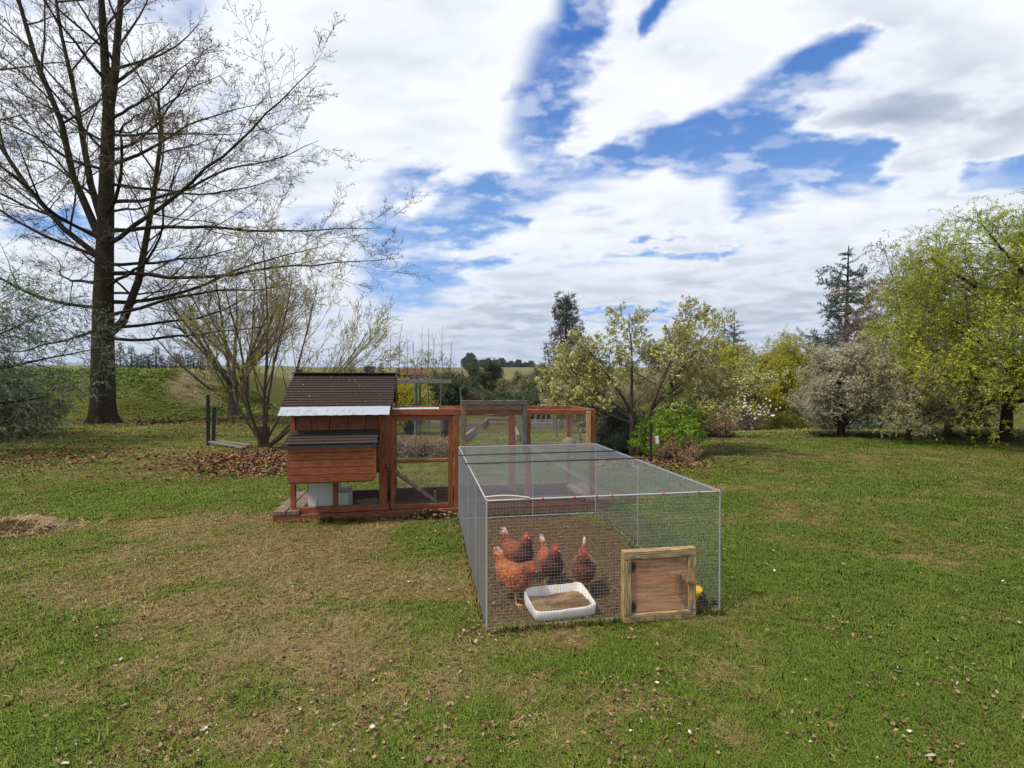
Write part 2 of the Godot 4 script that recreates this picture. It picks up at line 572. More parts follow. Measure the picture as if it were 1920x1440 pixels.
func make_ground() -> void:
	var xs := PackedFloat32Array()
	var q := 0.0
	var step := 0.11
	var side := PackedFloat32Array()
	while q < 1500.0:
		side.append(q)
		q += step
		if q > 6.0: step *= 1.055
	for i in range(side.size() - 1, 0, -1): xs.append(-side[i])
	for s in side: xs.append(s)
	var ds := PackedFloat32Array([-60, -30, -15, -8, -4, -2, -0.5, 0.4, 0.9])
	q = 1.2
	step = 0.09
	while q < 1600.0:
		ds.append(q)
		q += step
		if q > 9.0: step *= 1.045
	var mb := MB.new()
	var w := xs.size()
	for d in ds:
		for x in xs:
			var c := turf(x, maxf(d, 0.0))
			if d < 30.0:
				c = c.lerp(EARTH, maxf(bareness(x, d), 0.12))
			mb.vert(Vector3(x, land(x, d), -d), Vector3.UP, Vector2(x, d), c)
	for j in ds.size() - 1:
		for i in w - 1:
			var a := j * w + i
			mb.x.append(a); mb.x.append(a + w); mb.x.append(a + 1)
			mb.x.append(a + 1); mb.x.append(a + w); mb.x.append(a + w + 1)
	for j in range(1, ds.size() - 1):
		for i in range(1, w - 1):
			var a := j * w + i
			var du := (mb.v[a + 1] - mb.v[a - 1])
			var dv := (mb.v[a + w] - mb.v[a - w])
			mb.n[a] = du.cross(dv).normalized()
			if mb.n[a].y < 0.0: mb.n[a] = -mb.n[a]
	var g := commit("ground", mb, mats["soil"])
	structure(g, "patchy green and straw lawn rising to a far field", "ground")

func scatter(called: String, mesh: Mesh, mat: Material, places: Array, tints: PackedColorArray, parent: Node = self) -> MultiMeshInstance3D:
	var mm := MultiMesh.new()
	mm.transform_format = MultiMesh.TRANSFORM_3D
	mm.use_colors = true
	mm.mesh = mesh
	mm.instance_count = places.size()
	for i in places.size():
		mm.set_instance_transform(i, places[i])
		mm.set_instance_color(i, tints[i])
	var o := MultiMeshInstance3D.new()
	o.multimesh = mm
	o.material_override = mat
	o.name = numbered(called) if parent == self else called
	parent.add_child(o, true)
	o.set_meta("kind", "stuff")
	return o

func tuft_mesh(blades: int, height: float, width: float, spread: float) -> ArrayMesh:
	var mb := MB.new()
	for i in blades:
		var a := TAU * (i + rf(0, 0.8)) / blades
		var o := Vector3(cos(a), 0, sin(a))
		var s := Vector3(-o.z, 0, o.x)
		var h := height * rf(0.55, 1.1)
		var lean := spread * rf(0.3, 1.3)
		var p := o * rf(0.0, spread * 0.5) - Vector3(0, 0.004, 0)
		var m1 := p + Vector3(0, h * 0.6, 0) + o * lean * 0.45
		var e := p + Vector3(0, h * rf(0.75, 1.0), 0) + o * lean
		var nn := (Vector3.UP + o * 0.5).normalized()
		var k := rf(0.8, 1.2)
		var col := Color(k, k, k)
		var w := width * rf(0.7, 1.2) * 0.5
		var j := mb.vert(p - s * w, nn, Vector2.ZERO, col)
		mb.vert(p + s * w, nn, Vector2.ZERO, col)
		mb.vert(m1 + s * w * 0.8, nn, Vector2.ZERO, col)
		mb.vert(m1 - s * w * 0.8, nn, Vector2.ZERO, col)
		mb.vert(e, nn, Vector2.ZERO, col)
		mb.face(j, j + 1, j + 2); mb.face(j, j + 2, j + 3); mb.face(j + 3, j + 2, j + 4)
	return mb.mesh()

func dead_leaf_mesh() -> ArrayMesh:
	var mb := MB.new()
	var prof := [0.0, 0.75, 1.0, 0.7, 0.0]
	var base := 0
	for i in 5:
		var u := i / 4.0 - 0.5
		for j in 3:
			var w := (j - 1) * 0.33 * float(prof[i]) * rf(0.8, 1.15)
			var p := Vector3(u, 0.10 * absf(j - 1) * 1.6 + 0.32 * u * u + rf(-0.02, 0.02), w)
			mb.vert(p, Vector3(0, 1, -0.4 * (j - 1)).normalized(), Vector2(u, w), Color(1, 1, 1) * rf(0.85, 1.1))
	for i in 4:
		for j in 2:
			var a := base + i * 3 + j
			mb.face(a, a + 1, a + 3); mb.face(a + 1, a + 4, a + 3)
	return mb.mesh()

func make_grass() -> void:
	var spots: Array = [[], [], []]
	var tints := [PackedColorArray(), PackedColorArray(), PackedColorArray()]
	var straw_at := []
	var straw_tint := PackedColorArray()
	for i in 330000:
		var d := 1.25 * pow(13.0, rng.randf())
		var x := rf(-1.12, 1.12) * d + rf(-0.6, 0.6)
		var b := bareness(x, d)
		var c := in_cage(x, d)
		if c.y > 2.55 and c.y < 3.5 and c.x > -1.95 and c.x < 1.75: continue
		if c.x > 0.02 and c.x < 1.5 and c.y > 0.02 and c.y < 2.6 and b > 0.35 and rng.randf() > 0.04: continue
		if rng.randf() < b * 0.7: continue
		var q := clampf(dryness(x, d) + rf(-0.38, 0.38), 0.0, 1.0)
		if rng.randf() < q * 0.15: continue
		var col := GREEN.lerp(STRAW, ss(0.25, 1.0, q) * 0.85) * rf(0.75, 1.35)
		col = col.lerp(Color(0.14, 0.21, 0.022), rf(0, 0.6) * (1.0 - q))
		var s := (0.62 + 0.075 * d) * rf(0.7, 1.3) * lerpf(1.05, 0.75, q) * (rf(1.4, 2.1) if rng.randf() < 0.025 else 1.0)
		var k := i % 3
		var bs := Basis(Vector3.UP, rf(0, TAU)).rotated(Vector3(rf(-1, 1), 0, rf(-1, 1)).normalized(), rf(0, 0.35)).scaled(Vector3(s * (1.0 + 0.05 * d), s * rf(0.7, 1.1), s * (1.0 + 0.05 * d)))
		spots[k].append(Transform3D(bs, Vector3(x, land(x, d), -d)))
		col.a = 1.0
		tints[k].append(col)
	for i in 2600:   # uncut grass hugging the rails
		var u := rf(-1.9, 1.74)
		var w := 2.54
		var e := i % 4
		if e == 1:
			u = -0.02
			w = rf(0.0, 2.5)
		elif e == 2:
			u = 1.53
			w = rf(0.0, 2.5)
		elif e == 3:
			u = rf(0.0, 1.52)
			w = -0.02
		u += rf(-0.025, 0.025)
		w += rf(-0.03, 0.02)
		var p := Vector2(cage_corner.x + u * 0.9854 - w * 0.1702, -cage_corner.z + u * 0.1702 + w * 0.9854)
		if rng.randf() < 0.5 * dryness(p.x, p.y): continue
		var s := rf(0.8, 1.9)
		spots[0].append(Transform3D(Basis(Vector3.UP, rf(0, TAU)).scaled(Vector3(s, s * 1.2, s)), Vector3(p.x, land(p.x, p.y), -p.y)))
		var col := GREEN.lerp(STRAW, clampf(dryness(p.x, p.y) + rf(-0.3, 0.2), 0.0, 0.8)) * rf(0.75, 1.3)
		col.a = 1.0
		tints[0].append(col)
	for k in 3:
		var o := scatter("lawn_grass", tuft_mesh(6, 0.031, 0.0032, 0.028), mats["grass_blade"], spots[k], tints[k])
		tag(o, ["short lawn grass around the cage and coop", "short lawn grass across the whole yard", "short lawn grass mixed with dry blades"][k], "grass")
	# long grass on the bank and the lawn's far edges
	var tall := []
	var tall_tint := PackedColorArray()
	for i in 42000:
		var d := rf(13.0, 26.0)
		var x := rf(-1.15, 1.2) * d
		var r := x / d
		if r > -0.34 and r < 0.34: continue
		var q := clampf(dryness(x, d) + rf(-0.25, 0.25), 0.0, 1.0)
		var bank := ss(16.5, 19.0, d) * ss(-10.5, -12.5, x)
		if bank < 0.2 and rng.randf() < 0.3: continue
		var col := GREEN.lerp(STRAW, q * 0.8) * rf(0.75, 1.3)
		if rng.randf() < sandy(x, d) * 0.8: continue
		if bank > 0.2: col = turf(x, d).lerp(Color(0.27, 0.36, 0.07), 0.6) * rf(0.7, 1.3)
		col.a = 1.0
		var s := lerpf(1.4, 2.8, bank * ss(19.0, 23.0, d)) * rf(0.7, 1.3)
		if x > 8.0: s = 2.2 * rf(0.7, 1.5)
		tall.append(Transform3D(Basis(Vector3.UP, rf(0, TAU)).scaled(Vector3(s * 1.6, s * 0.9, s * 1.6)), Vector3(x, land(x, d), -d)))
		tall_tint.append(col)
	tag(scatter("long_grass", tuft_mesh(9, 0.05, 0.006, 0.03), mats["grass_blade"], tall, tall_tint), "longer grass on the bank behind the lawn", "grass")
	# straw lying flat
	var sm := MB.new()
	for i in 4:
		var p := Vector3(rf(-0.02, 0.02), 0.004 + 0.003 * i, rf(-0.02, 0.02))
		var dd := Vector3(1, rf(-0.15, 0.15), rf(-0.7, 0.7)).normalized() * rf(0.025, 0.05)
		var s2 := dd.cross(Vector3.UP).normalized() * 0.0013
		sm.quad(p - dd - s2, p - dd + s2, p + dd + s2 + Vector3(0, 0.004, 0), p + dd - s2 + Vector3(0, 0.004, 0), Color.WHITE * rf(0.8, 1.1))
	for i in 90000:
		var d := 1.25 * pow(9.0, rng.randf())
		var x := rf(-1.12, 1.12) * d + rf(-0.6, 0.6)
		var c := in_cage(x, d)
		if c.y > 2.55 and c.y < 3.5 and c.x > -1.95 and c.x < 1.75: continue
		var dirt := bareness(x, d)
		var heap := 0.5 * exp(-pow((x + 5.0) / 0.6, 2) - pow((d - 5.15) / 0.28, 2))
		if rng.randf() > maxf(maxf(ss(0.3, 0.9, dryness(x, d)) * (1.0 - dirt), dirt * 0.55), heap): continue
		var s := (0.38 + 0.045 * d) * rf(0.5, 1.5)
		var col := STRAW.lerp(Color(0.36, 0.27, 0.14), rng.randf()) * rf(0.45, 1.2)
		if dirt > 0.4: col = EARTH.lerp(STRAW, rng.randf() * 0.6) * rf(0.5, 1.2)
		col.a = 1.0
		straw_at.append(Transform3D(Basis(Vector3.UP, rf(0, TAU)).rotated(Vector3(1, 0, 0), rf(-0.2, 0.2)).scaled(Vector3(s, s, s)), Vector3(x, land(x, d) + rf(0, 0.006), -d)))
		straw_tint.append(col)
	for i in 1500:   # the heap by the left edge
		var a := rf(0, TAU)
		var q := minf(absf(rng.randfn(0.0, 0.55)), 1.6)
		var x := -5.0 + cos(a) * q * 0.5
		var d := 5.15 + sin(a) * q * 0.24 + 0.08 * sin(x * 7.0)
		var s := rf(1.3, 2.6)
		straw_at.append(Transform3D(Basis(Vector3.UP, rf(0, TAU)).rotated(Vector3(1, 0, 0), rf(-0.5, 0.5)).scaled(Vector3(s, s, s)), Vector3(x, land(x, d) + 0.045 * maxf(0.0, 1.0 - q) * rng.randf(), -d)))
		var col := Color(0.30, 0.215, 0.115) * rf(0.45, 1.2)
		col.a = 1.0
		straw_tint.append(col)
	tag(scatter("straw", sm.mesh(), mats["dry_leaf"], straw_at, straw_tint), "dry straw lying on the lawn and cage floor", "straw")
	# fallen leaves
	var leaves := []
	var leaf_tint := PackedColorArray()
	var browns := [Color(0.17, 0.10, 0.055), Color(0.25, 0.17, 0.10), Color(0.10, 0.06, 0.035), Color(0.26, 0.185, 0.105), Color(0.16, 0.08, 0.042)]
	var n := 0
	while n < 17000:
		var d := 1.25 * pow(14.0, rng.randf())
		var x := rf(-1.12, 1.12) * d + rf(-0.6, 0.6)
		if rng.randf() > litter(x, d) * 0.42: continue
		n += 1
		var c := in_cage(x, d)
		if c.y > 2.56 and c.y < 3.5 and c.x > -1.9 and c.x < 1.72: continue
		if c.x > 0.0 and c.x < 1.5 and c.y > 0.0 and c.y < 2.5 and rng.randf() < 0.8: continue
		var s := 0.008 + 0.020 * pow(rng.randf(), 2.0) * (1.0 + 0.05 * maxf(d - 4.0, 0.0))
		if rng.randf() < 0.02: s *= 1.4
		var col: Color = browns[rng.randi() % 5]
		if rng.randf() < 0.03: col = Color(0.46, 0.40, 0.33)
		col = tone(col, 0.25)
		var heap := exp(-pow((x + 0.78) / 0.35, 2) - pow((d - 5.5) / 0.16, 2))
		var bs := Basis(Vector3.UP, rf(0, TAU)) * Basis(Vector3(1, 0, 0), rf(-0.7, 0.7)) * Basis(Vector3(0, 0, 1), rf(-0.6, 0.6))
		if rng.randf() < 0.3: bs = bs * Basis(Vector3(1, 0, 0), PI)
		leaves.append(Transform3D(bs.scaled(Vector3(s, s, s * rf(0.6, 1.2))), Vector3(x, land(x, d) + rf(0.006, 0.028) + heap * rf(0, 0.09), -d)))
		leaf_tint.append(col)
	for q in [[-4.7, 9.3, 0.7, 0.7, 2300], [-4.2, 8.2, 0.5, 0.3, 500], [-8.6, 9.4, 1.7, 0.9, 1000], [-10.5, 17.6, 1.6, 0.8, 900], [2.5, 8.9, 0.6, 0.5, 700]]:   # thick under the trees
		for i in q[4]:
			var x: float = q[0] + rng.randfn(0.0, q[2])
			var d: float = q[1] + rng.randfn(0.0, q[3])
			if d < 6.8: continue
			var c := in_cage(x, d)
			if c.y > 2.5 and c.y < 3.5 and c.x > -1.95 and c.x < 1.75: continue
			var s := rf(0.035, 0.075) * (1.0 + 0.06 * (d - 9.0))
			var bs := Basis(Vector3.UP, rf(0, TAU)) * Basis(Vector3(1, 0, 0), rf(-0.7, 0.7)) * Basis(Vector3(0, 0, 1), rf(-0.6, 0.6))
			leaves.append(Transform3D(bs.scaled(Vector3(s, s, s * rf(0.6, 1.2))), Vector3(x, land(x, d) + rf(0.015, 0.05), -d)))
			leaf_tint.append(tone(Color(0.20, 0.10, 0.055) if rng.randf() < 0.6 else browns[rng.randi() % 5], 0.3))
	for i in 520:   # the drift against the run door
		var q := Vector2(rng.randfn(0.0, 0.42), rng.randfn(0.0, 0.42)).limit_length(1.0)
		var x := -0.86 + q.x * 0.33
		var d := 5.44 + q.y * 0.075 + q.x * 0.05
		var s := rf(0.03, 0.055)
		var bs := Basis(Vector3.UP, rf(0, TAU)) * Basis(Vector3(1, 0, 0), rf(-0.9, 0.9)) * Basis(Vector3(0, 0, 1), rf(-0.8, 0.8))
		leaves.append(Transform3D(bs.scaled(Vector3(s, s, s * rf(0.6, 1.1))), Vector3(x, land(x, d) + 0.01 + 0.10 * (1.0 - q.length()) * rng.randf(), -d)))
		leaf_tint.append(tone(browns[rng.randi() % 5], 0.25))
	tag(scatter("fallen_leaves", dead_leaf_mesh(), mats["dry_leaf"], leaves, leaf_tint), "curled brown leaves fallen over the lawn", "fallen leaves")


# ---------------------------------------------------------------- coop and run
const RED := Color(0.375, 0.105, 0.028)
const DARK_RED := Color(0.22, 0.075, 0.034)
const RAW := Color(0.56, 0.35, 0.16)
const GREY_WOOD := Color(0.26, 0.21, 0.16)
const SHINGLE := Color(0.074, 0.040, 0.030)
const WIRE := Color(0.42, 0.44, 0.47)

func make_coop() -> void:
	var root := thing("chicken_coop", "red-brown timber hen coop with dark ridged roof, nest box and joined wire run", "chicken coop", cage_corner + Vector3(-0.1702 * 2.6, 0, -0.9854 * 2.6), coop_turn)
	var st: Material = mats["stained_timber"]
	var raw: Material = mats["raw_timber"]
	var felt: Material = mats["roof_felt"]
	# base frame lying on the lawn
	bar(root, "base_beam", st, Vector3(-1.90, 0.03, -0.01), Vector3(1.74, 0.03, -0.01), 0.05, 0.11, Color(0.30, 0.092, 0.042))
	bar(root, "base_beam", st, Vector3(-1.90, 0.03, -0.88), Vector3(1.74, 0.03, -0.88), 0.05, 0.16, DARK_RED)
	for s in [[-1.90, -1.775], [-1.768, -1.64]]:
		bar(root, "base_plank", mats["weathered_timber"], Vector3((s[0] + s[1]) * 0.5, 0.108, 0.02), Vector3((s[0] + s[1]) * 0.5, 0.108, -0.95), 0.122, 0.042, Color(0.40, 0.27, 0.19))
	for s in [[1.46, 1.595], [1.602, 1.735]]:
		bar(root, "base_plank", mats["weathered_timber"], Vector3((s[0] + s[1]) * 0.5, 0.108, 0.02), Vector3((s[0] + s[1]) * 0.5, 0.108, -0.95), 0.128, 0.042, Color(0.40, 0.27, 0.19))
	# coop frame
	bar(root, "sill", st, Vector3(-1.735, 0.118, -0.05), Vector3(-0.74, 0.118, -0.05), 0.045, 0.06, RED)
	bar(root, "sill", st, Vector3(-1.735, 0.118, -0.82), Vector3(-0.74, 0.118, -0.82), 0.045, 0.06, DARK_RED)
	for p in [[-1.715, -0.055, 1.16, 0.05], [-0.80, -0.055, 1.16, 0.085], [-1.715, -0.82, 1.16, 0.05], [-0.80, -0.82, 1.16, 0.06]]:
		bar(root, "post", st, Vector3(p[0], 0.15, p[1]), Vector3(p[0], p[2], p[1]), p[3], 0.05, RED)
	bar(root, "post", st, Vector3(-1.29, 0.15, -0.055), Vector3(-1.29, 0.50, -0.055), 0.05, 0.042, RED)
	bar(root, "post", st, Vector3(-0.72, 0.10, -0.45), Vector3(-0.72, 1.12, -0.45), 0.05, 0.05, Color(0.10, 0.045, 0.028))
	board(root, "coop_floor", st, Vector3(-1.26, 0.50, -0.44), Vector3(0.95, 0.025, 0.76), DARK_RED)
	# walls
	for i in 5:
		board(root, "front_board", st, Vector3(-1.63 + 0.187 * i, 0.835, -0.065), Vector3(0.184, 0.64, 0.02), RED)
		board(root, "back_board", st, Vector3(-1.63 + 0.187 * i, 0.835, -0.835), Vector3(0.184, 0.64, 0.02), RED)
	for s in [-1.735, -0.775]:
		for i in 5:
			var z0 := -0.075 - 0.15 * i
			var z1 := z0 - 0.147
			var top := func(z: float) -> float: return 1.475 - absf(z + 0.43) * 0.66
			var mb := MB.new()
			var ol := PackedVector2Array([Vector2(z1, 0.5), Vector2(z0, 0.5), Vector2(z0, top.call(z0))])
			if z0 > -0.43 and z1 < -0.43: ol.append(Vector2(-0.43, top.call(-0.43)))
			ol.append(Vector2(z1, top.call(z1)))
			slab(ol, -0.009, 0.009, tone(RED, 0.1), mb)
			var o := commit("side_board", mb, st, root)
			o.transform = Transform3D(Basis(Vector3(0, 0, 1), Vector3(0, 1, 0), Vector3(-1, 0, 0)), Vector3(s, 0, 0))
	# roof: overlapping courses on both slopes
	var a0 := Vector3(0, 1.215, 0.12)
	var a1 := Vector3(0, 1.545, -0.43)
	for side in 2:
		var e := a0 if side == 0 else Vector3(0, 1.215, -0.98)
		var sl := (a1 - e).normalized()
		var nn := Vector3(0, sl.z, -sl.y) * (-1.0 if side == 0 else 1.0)
		if nn.y < 0.0: nn = -nn
		var deck := MB.new()
		deck.box(Transform3D(Basis(Vector3.RIGHT, sl, Vector3.RIGHT.cross(sl)), Vector3(-1.235, 0, 0) + (e + a1) * 0.5 - nn * 0.016), Vector3(1.08, (a1 - e).length() - 0.01, 0.014), 0.002, DARK_RED)
		commit("roof_deck", deck, st, root)
		var cnt := 13 if side == 0 else 8
		var run := (a1 - e).length()
		for i in cnt:
			var c := e + sl * run * (i + 0.5) / cnt + nn * 0.007
			var mb := MB.new()
			var tilt := sl.rotated(Vector3.RIGHT, (-0.19 if side == 0 else 0.19))
			mb.box(Transform3D(Basis(Vector3.RIGHT, tilt, Vector3.RIGHT.cross(tilt)).rotated(Vector3.UP, rf(-0.003, 0.003)), Vector3.ZERO), Vector3(1.105 + rf(-0.008, 0.008), run / cnt * 1.12, 0.015), 0.002, tone(SHINGLE, 0.16), Vector2(rf(0, 4), rf(0, 4)))
			var o := commit("roof_slat", mb, felt, root)
			o.position = c + Vector3(-1.235, 0, 0)
	bar(root, "ridge_cap", felt, Vector3(-1.795, 1.562, -0.405), Vector3(-0.675, 1.562, -0.405), 0.085, 0.016, SHINGLE)
	board(root, "ridge_knob", mats["plastic"], Vector3(-1.735, 1.588, -0.41), Vector3(0.055, 0.04, 0.05), Color(0.02, 0.02, 0.022))
	for s in [-0.70, -1.77]:
		bar(root, "barge_board", st, Vector3(s, 1.165, 0.09), Vector3(s, 1.50, -0.43), 0.016, 0.075, RED)
		bar(root, "barge_board", st, Vector3(s, 1.50, -0.432), Vector3(s, 1.165, -0.95), 0.016, 0.075, RED)
	var spots := MB.new()
	for i in 17:
		var q := rng.randf()
		var p := a0.lerp(a1, q) + Vector3(rf(-1.74, -0.72), 0, 0) + Vector3(0, 0.0215, 0.012)
		var s := rf(0.003, 0.009)
		spots.box(Transform3D(Basis.from_euler(Vector3(0.5, rf(0, 3), 0)), p), Vector3(s * rf(1.0, 2.4), 0.002, s), 0.0005, Color(0.5, 0.45, 0.41))
	commit("bird_droppings", spots, mats["plastic"], root, "stuff")
	# grey strip hanging under the eave
	var fl := MB.new()
	var nx := 64
	for j in 5:
		for i in nx + 1:
			var q := i / float(nx)
			var s := j / 4.0
			var wr := fbm_b.get_noise_2d(q * 30.0, s * 6.0) * 0.006 * (0.3 + s)
			var dark := ss(0.05, 0.22, fbm_c.get_noise_2d(q * 130.0 + 20.0, s * 20.0 + q * 40.0)) * (1.0 - ss(0.6, 0.85, q)) * 0.5 * ss(0.2, 0.5, s)
			fl.vert(Vector3(-1.785 + (1.075 + 0.012 * s) * q - 0.02 * s, 1.217 - 0.084 * s - 0.004 * s * s + wr * 0.5, 0.125 + 0.062 * s + wr), Vector3(0, 0.5, 0.85).normalized(), Vector2(q, s), Color(0.37, 0.40, 0.48).lerp(Color(0.12, 0.13, 0.15), dark))
	for j in 4:
		for i in nx:
			var a := j * (nx + 1) + i
			fl.face(a, a + nx + 1, a + 1); fl.face(a + 1, a + nx + 1, a + nx + 2)
	commit("eave_strip", fl, mats["matt"], root)
	# nest box
	for i in 5:
		board(root, "nest_board", st, Vector3(-1.275, 0.512 + 0.0735 * i, 0.305), Vector3(0.82, 0.0715, 0.018), Color(0.40, 0.112, 0.029))
	for s in [-1.676, -0.874]:
		var mb := MB.new()
		slab(PackedVector2Array([Vector2(-0.03, 0.478), Vector2(0.294, 0.478), Vector2(0.294, 0.842), Vector2(-0.03, 0.93)]), -0.009, 0.009, tone(RED, 0.1), mb)
		var o := commit("nest_side", mb, st, root)
		o.transform = Transform3D(Basis(Vector3(0, 0, 1), Vector3(0, 1, 0), Vector3(-1, 0, 0)), Vector3(s, 0, 0))
	board(root, "nest_floor", st, Vector3(-1.275, 0.470, 0.13), Vector3(0.80, 0.014, 0.35), DARK_RED)
	bar(root, "nest_trim", st, Vector3(-0.852, 0.50, 0.31), Vector3(-0.852, 0.83, 0.31), 0.03, 0.014, RED)
	for i in 5:
		var q := (i + 0.5) / 5.0
		var c := Vector3(-1.275, 0.856, 0.345).lerp(Vector3(-1.275, 0.958, -0.03), q)
		var col := SHINGLE.lerp(Color(0.045, 0.047, 0.05), 0.1 + 0.5 * q)
		board(root, "lid_slat", felt, c, Vector3(0.90 + rf(-0.01, 0.01) - 0.02 * q, 0.012, 0.092), col, Vector3(0.13, 0, 0))
	var edge := MB.new()   # ragged felt edge hanging over the front of the lid
	for i in 40:
		var q0 := -1.725 + 0.9 * i / 40.0
		var q1 := q0 + 0.9 / 40.0
		var h0 := 0.020 + 0.012 * fbm_b.get_noise_1d(i * 9.0)
		var h1 := 0.020 + 0.012 * fbm_b.get_noise_1d((i + 1) * 9.0)
		edge.quad(Vector3(q0, 0.845 - h0, 0.398), Vector3(q1, 0.845 - h1, 0.398), Vector3(q1, 0.852, 0.392), Vector3(q0, 0.852, 0.392), Color(0.035, 0.033, 0.035))
	commit("lid_edge", edge, felt, root)
	bar(root, "lid_prop", st, Vector3(-0.79, 1.06, 0.03), Vector3(-0.85, 0.66, 0.05), 0.02, 0.02, RED)
	board(root, "catch", mats["dark_metal"], Vector3(-0.765, 0.56, -0.02), Vector3(0.012, 0.05, 0.012), Color(0.03, 0.03, 0.03))
	# run: door bay beside the coop
	bar(root, "door_stile", st, Vector3(-0.695, 0.09, -0.05), Vector3(-0.695, 1.10, -0.05), 0.05, 0.04, RED)
	bar(root, "door_stile", st, Vector3(-0.075, 0.09, -0.05), Vector3(-0.075, 1.10, -0.05), 0.055, 0.04, RED)
	bar(root, "door_rail", st, Vector3(-0.67, 1.075, -0.052), Vector3(-0.10, 1.075, -0.052), 0.038, 0.055, RED)
	bar(root, "door_rail", st, Vector3(-0.67, 0.605, -0.052), Vector3(-0.10, 0.605, -0.052), 0.038, 0.038, RED)
	bar(root, "door_rail", st, Vector3(-0.67, 0.112, -0.052), Vector3(-0.10, 0.112, -0.052), 0.038, 0.045, RED)
	# run posts and rails
	for p in [[-0.012, -0.03, 0.055], [0.785, -0.03, 0.06], [1.545, -0.03, 0.05], [-0.72, -0.84, 0.05], [0.745, -0.84, 0.085], [1.50, -0.84, 0.055]]:
		bar(root, "run_post", st, Vector3(p[0], 0.06, p[1]), Vector3(p[0], 1.11, p[1]), p[2], 0.05, RED)
	bar(root, "run_rail", st, Vector3(-0.725, 1.136, -0.035), Vector3(0.40, 1.136, -0.035), 0.06, 0.062, RED)
	bar(root, "run_rail", st, Vector3(0.404, 1.128, -0.035), Vector3(1.575, 1.122, -0.035), 0.06, 0.055, RED)
	bar(root, "run_rail", st, Vector3(-0.725, 1.136, -0.845), Vector3(1.535, 1.122, -0.845), 0.05, 0.05, RED)
	bar(root, "run_rail", st, Vector3(1.55, 1.124, -0.068), Vector3(1.515, 1.124, -0.815), 0.045, 0.05, RED)
	bar(root, "run_rail", st, Vector3(-0.72, 0.125, -0.845), Vector3(1.5, 0.125, -0.845), 0.05, 0.05, DARK_RED)
	bar(root, "run_rail", st, Vector3(0.02, 0.125, -0.03), Vector3(1.52, 0.125, -0.03), 0.05, 0.05, DARK_RED)
	bar(root, "raw_post", raw, Vector3(1.485, 0.70, 0.008), Vector3(1.485, 1.13, 0.008), 0.05, 0.03, RAW)
	var pl := bar(root, "raw_plank", raw, Vector3(0.765, 0.733, 0.028), Vector3(1.53, 0.742, 0.028), 0.05, 0.038, RAW)
	pl.set_meta("label", "pale bare timber plank across the run window")
	bar(root, "white_strip", mats["plastic"], Vector3(-0.735, 1.176, -0.02), Vector3(-0.20, 1.176, -0.02), 0.03, 0.018, Color(0.72, 0.74, 0.77))
	bar(root, "raw_strip", raw, Vector3(-0.19, 1.174, -0.03), Vector3(-0.02, 1.174, -0.03), 0.04, 0.012, Color(0.42, 0.22, 0.15))
	# ramp with its cleats
	var r0 := Vector3(-0.80, 0.54, -0.30)
	var r1 := Vector3(-0.235, 0.10, -0.26)
	bar(root, "ramp", mats["weathered_timber"], r0, r1, 0.14, 0.018, Color(0.36, 0.24, 0.17))
	for i in 6:
		var c := r0.lerp(r1, (i + 0.6) / 6.4) + Vector3(0.01, 0.014, 0)
		board(root, "ramp_cleat", mats["weathered_timber"], c, Vector3(0.018, 0.012, 0.14), Color(0.36, 0.25, 0.18), Vector3(0, 0, -0.66))
	bar(root, "ramp_peg", raw, Vector3(-0.235, 0.07, -0.20), Vector3(-0.245, 0.24, -0.20), 0.035, 0.03, Color(0.40, 0.27, 0.18))
	# wire panels, each one part
	var wire: Material = mats["galvanised_wire"]
	for q in [["front_wire", Vector3(0.02, 0.14, -0.03), Vector3(1.5, 0, 0), Vector3(0, 0.97, 0)], ["rear_wire", Vector3(-0.70, 0.15, -0.85), Vector3(2.2, 0, 0), Vector3(0, 0.96, 0)], ["side_wire", Vector3(1.55, 0.14, -0.06), Vector3(-0.04, 0, -0.76), Vector3(0, 0.97, 0)],
			["door_wire", Vector3(-0.67, 0.13, -0.066), Vector3(0.57, 0, 0), Vector3(0, 0.93, 0)]]:
		var mb := MB.new()
		wires(mb, q[1], q[2], q[3], 0.0165, 0.00045, WIRE * Color(0.72, 0.70, 0.68))
		commit(q[0], mb, wire, root, "stuff")
	for q in [["lower_wire", Vector3(-1.70, 0.14, -0.05), Vector3(0.88, 0, 0), Vector3(0, 0.35, 0)]]:
		var mb := MB.new()
		wires(mb, q[1], q[2], q[3], 0.02, 0.0005, WIRE * Color(0.6, 0.6, 0.6))
		commit(q[0], mb, wire, root, "stuff")

	# things in and on the coop
	var base := root.transform
	var bin := thing("feed_bin", "pale grey slant-lidded plastic bin under the coop", "feed bin", base * Vector3(-1.37, 0.04, -0.36), coop_turn)
	var bp: Material = mats["matt"]
	var pg := Color(0.60, 0.63, 0.59)
	var mb := MB.new()
	slab(PackedVector2Array([Vector2(-0.23, 0), Vector2(0.19, 0), Vector2(0.19, 0.20), Vector2(0.07, 0.20), Vector2(-0.02, 0.37), Vector2(-0.22, 0.37)]), -0.17, 0.17, pg, mb)
	commit("bin_body", mb, bp, bin)
	mb = MB.new()
	mb.box(Transform3D(Basis.from_euler(Vector3(0, 0, -1.08)), Vector3(0.033, 0.29, 0)), Vector3(0.19, 0.012, 0.35), 0.003, pg * 1.1)
	commit("bin_chute", mb, bp, bin)
	mb = MB.new()
	mb.box(Transform3D(Basis.IDENTITY, Vector3(0.13, 0.208, 0)), Vector3(0.13, 0.014, 0.35), 0.004, pg * 1.2)
	commit("bin_lid", mb, bp, bin)
	mb = MB.new()
	mb.box(Transform3D(Basis.from_euler(Vector3(0, 0, 0.06)), Vector3(-0.15, 0.11, 0.18)), Vector3(0.035, 0.13, 0.02), 0.004, pg * 1.35)
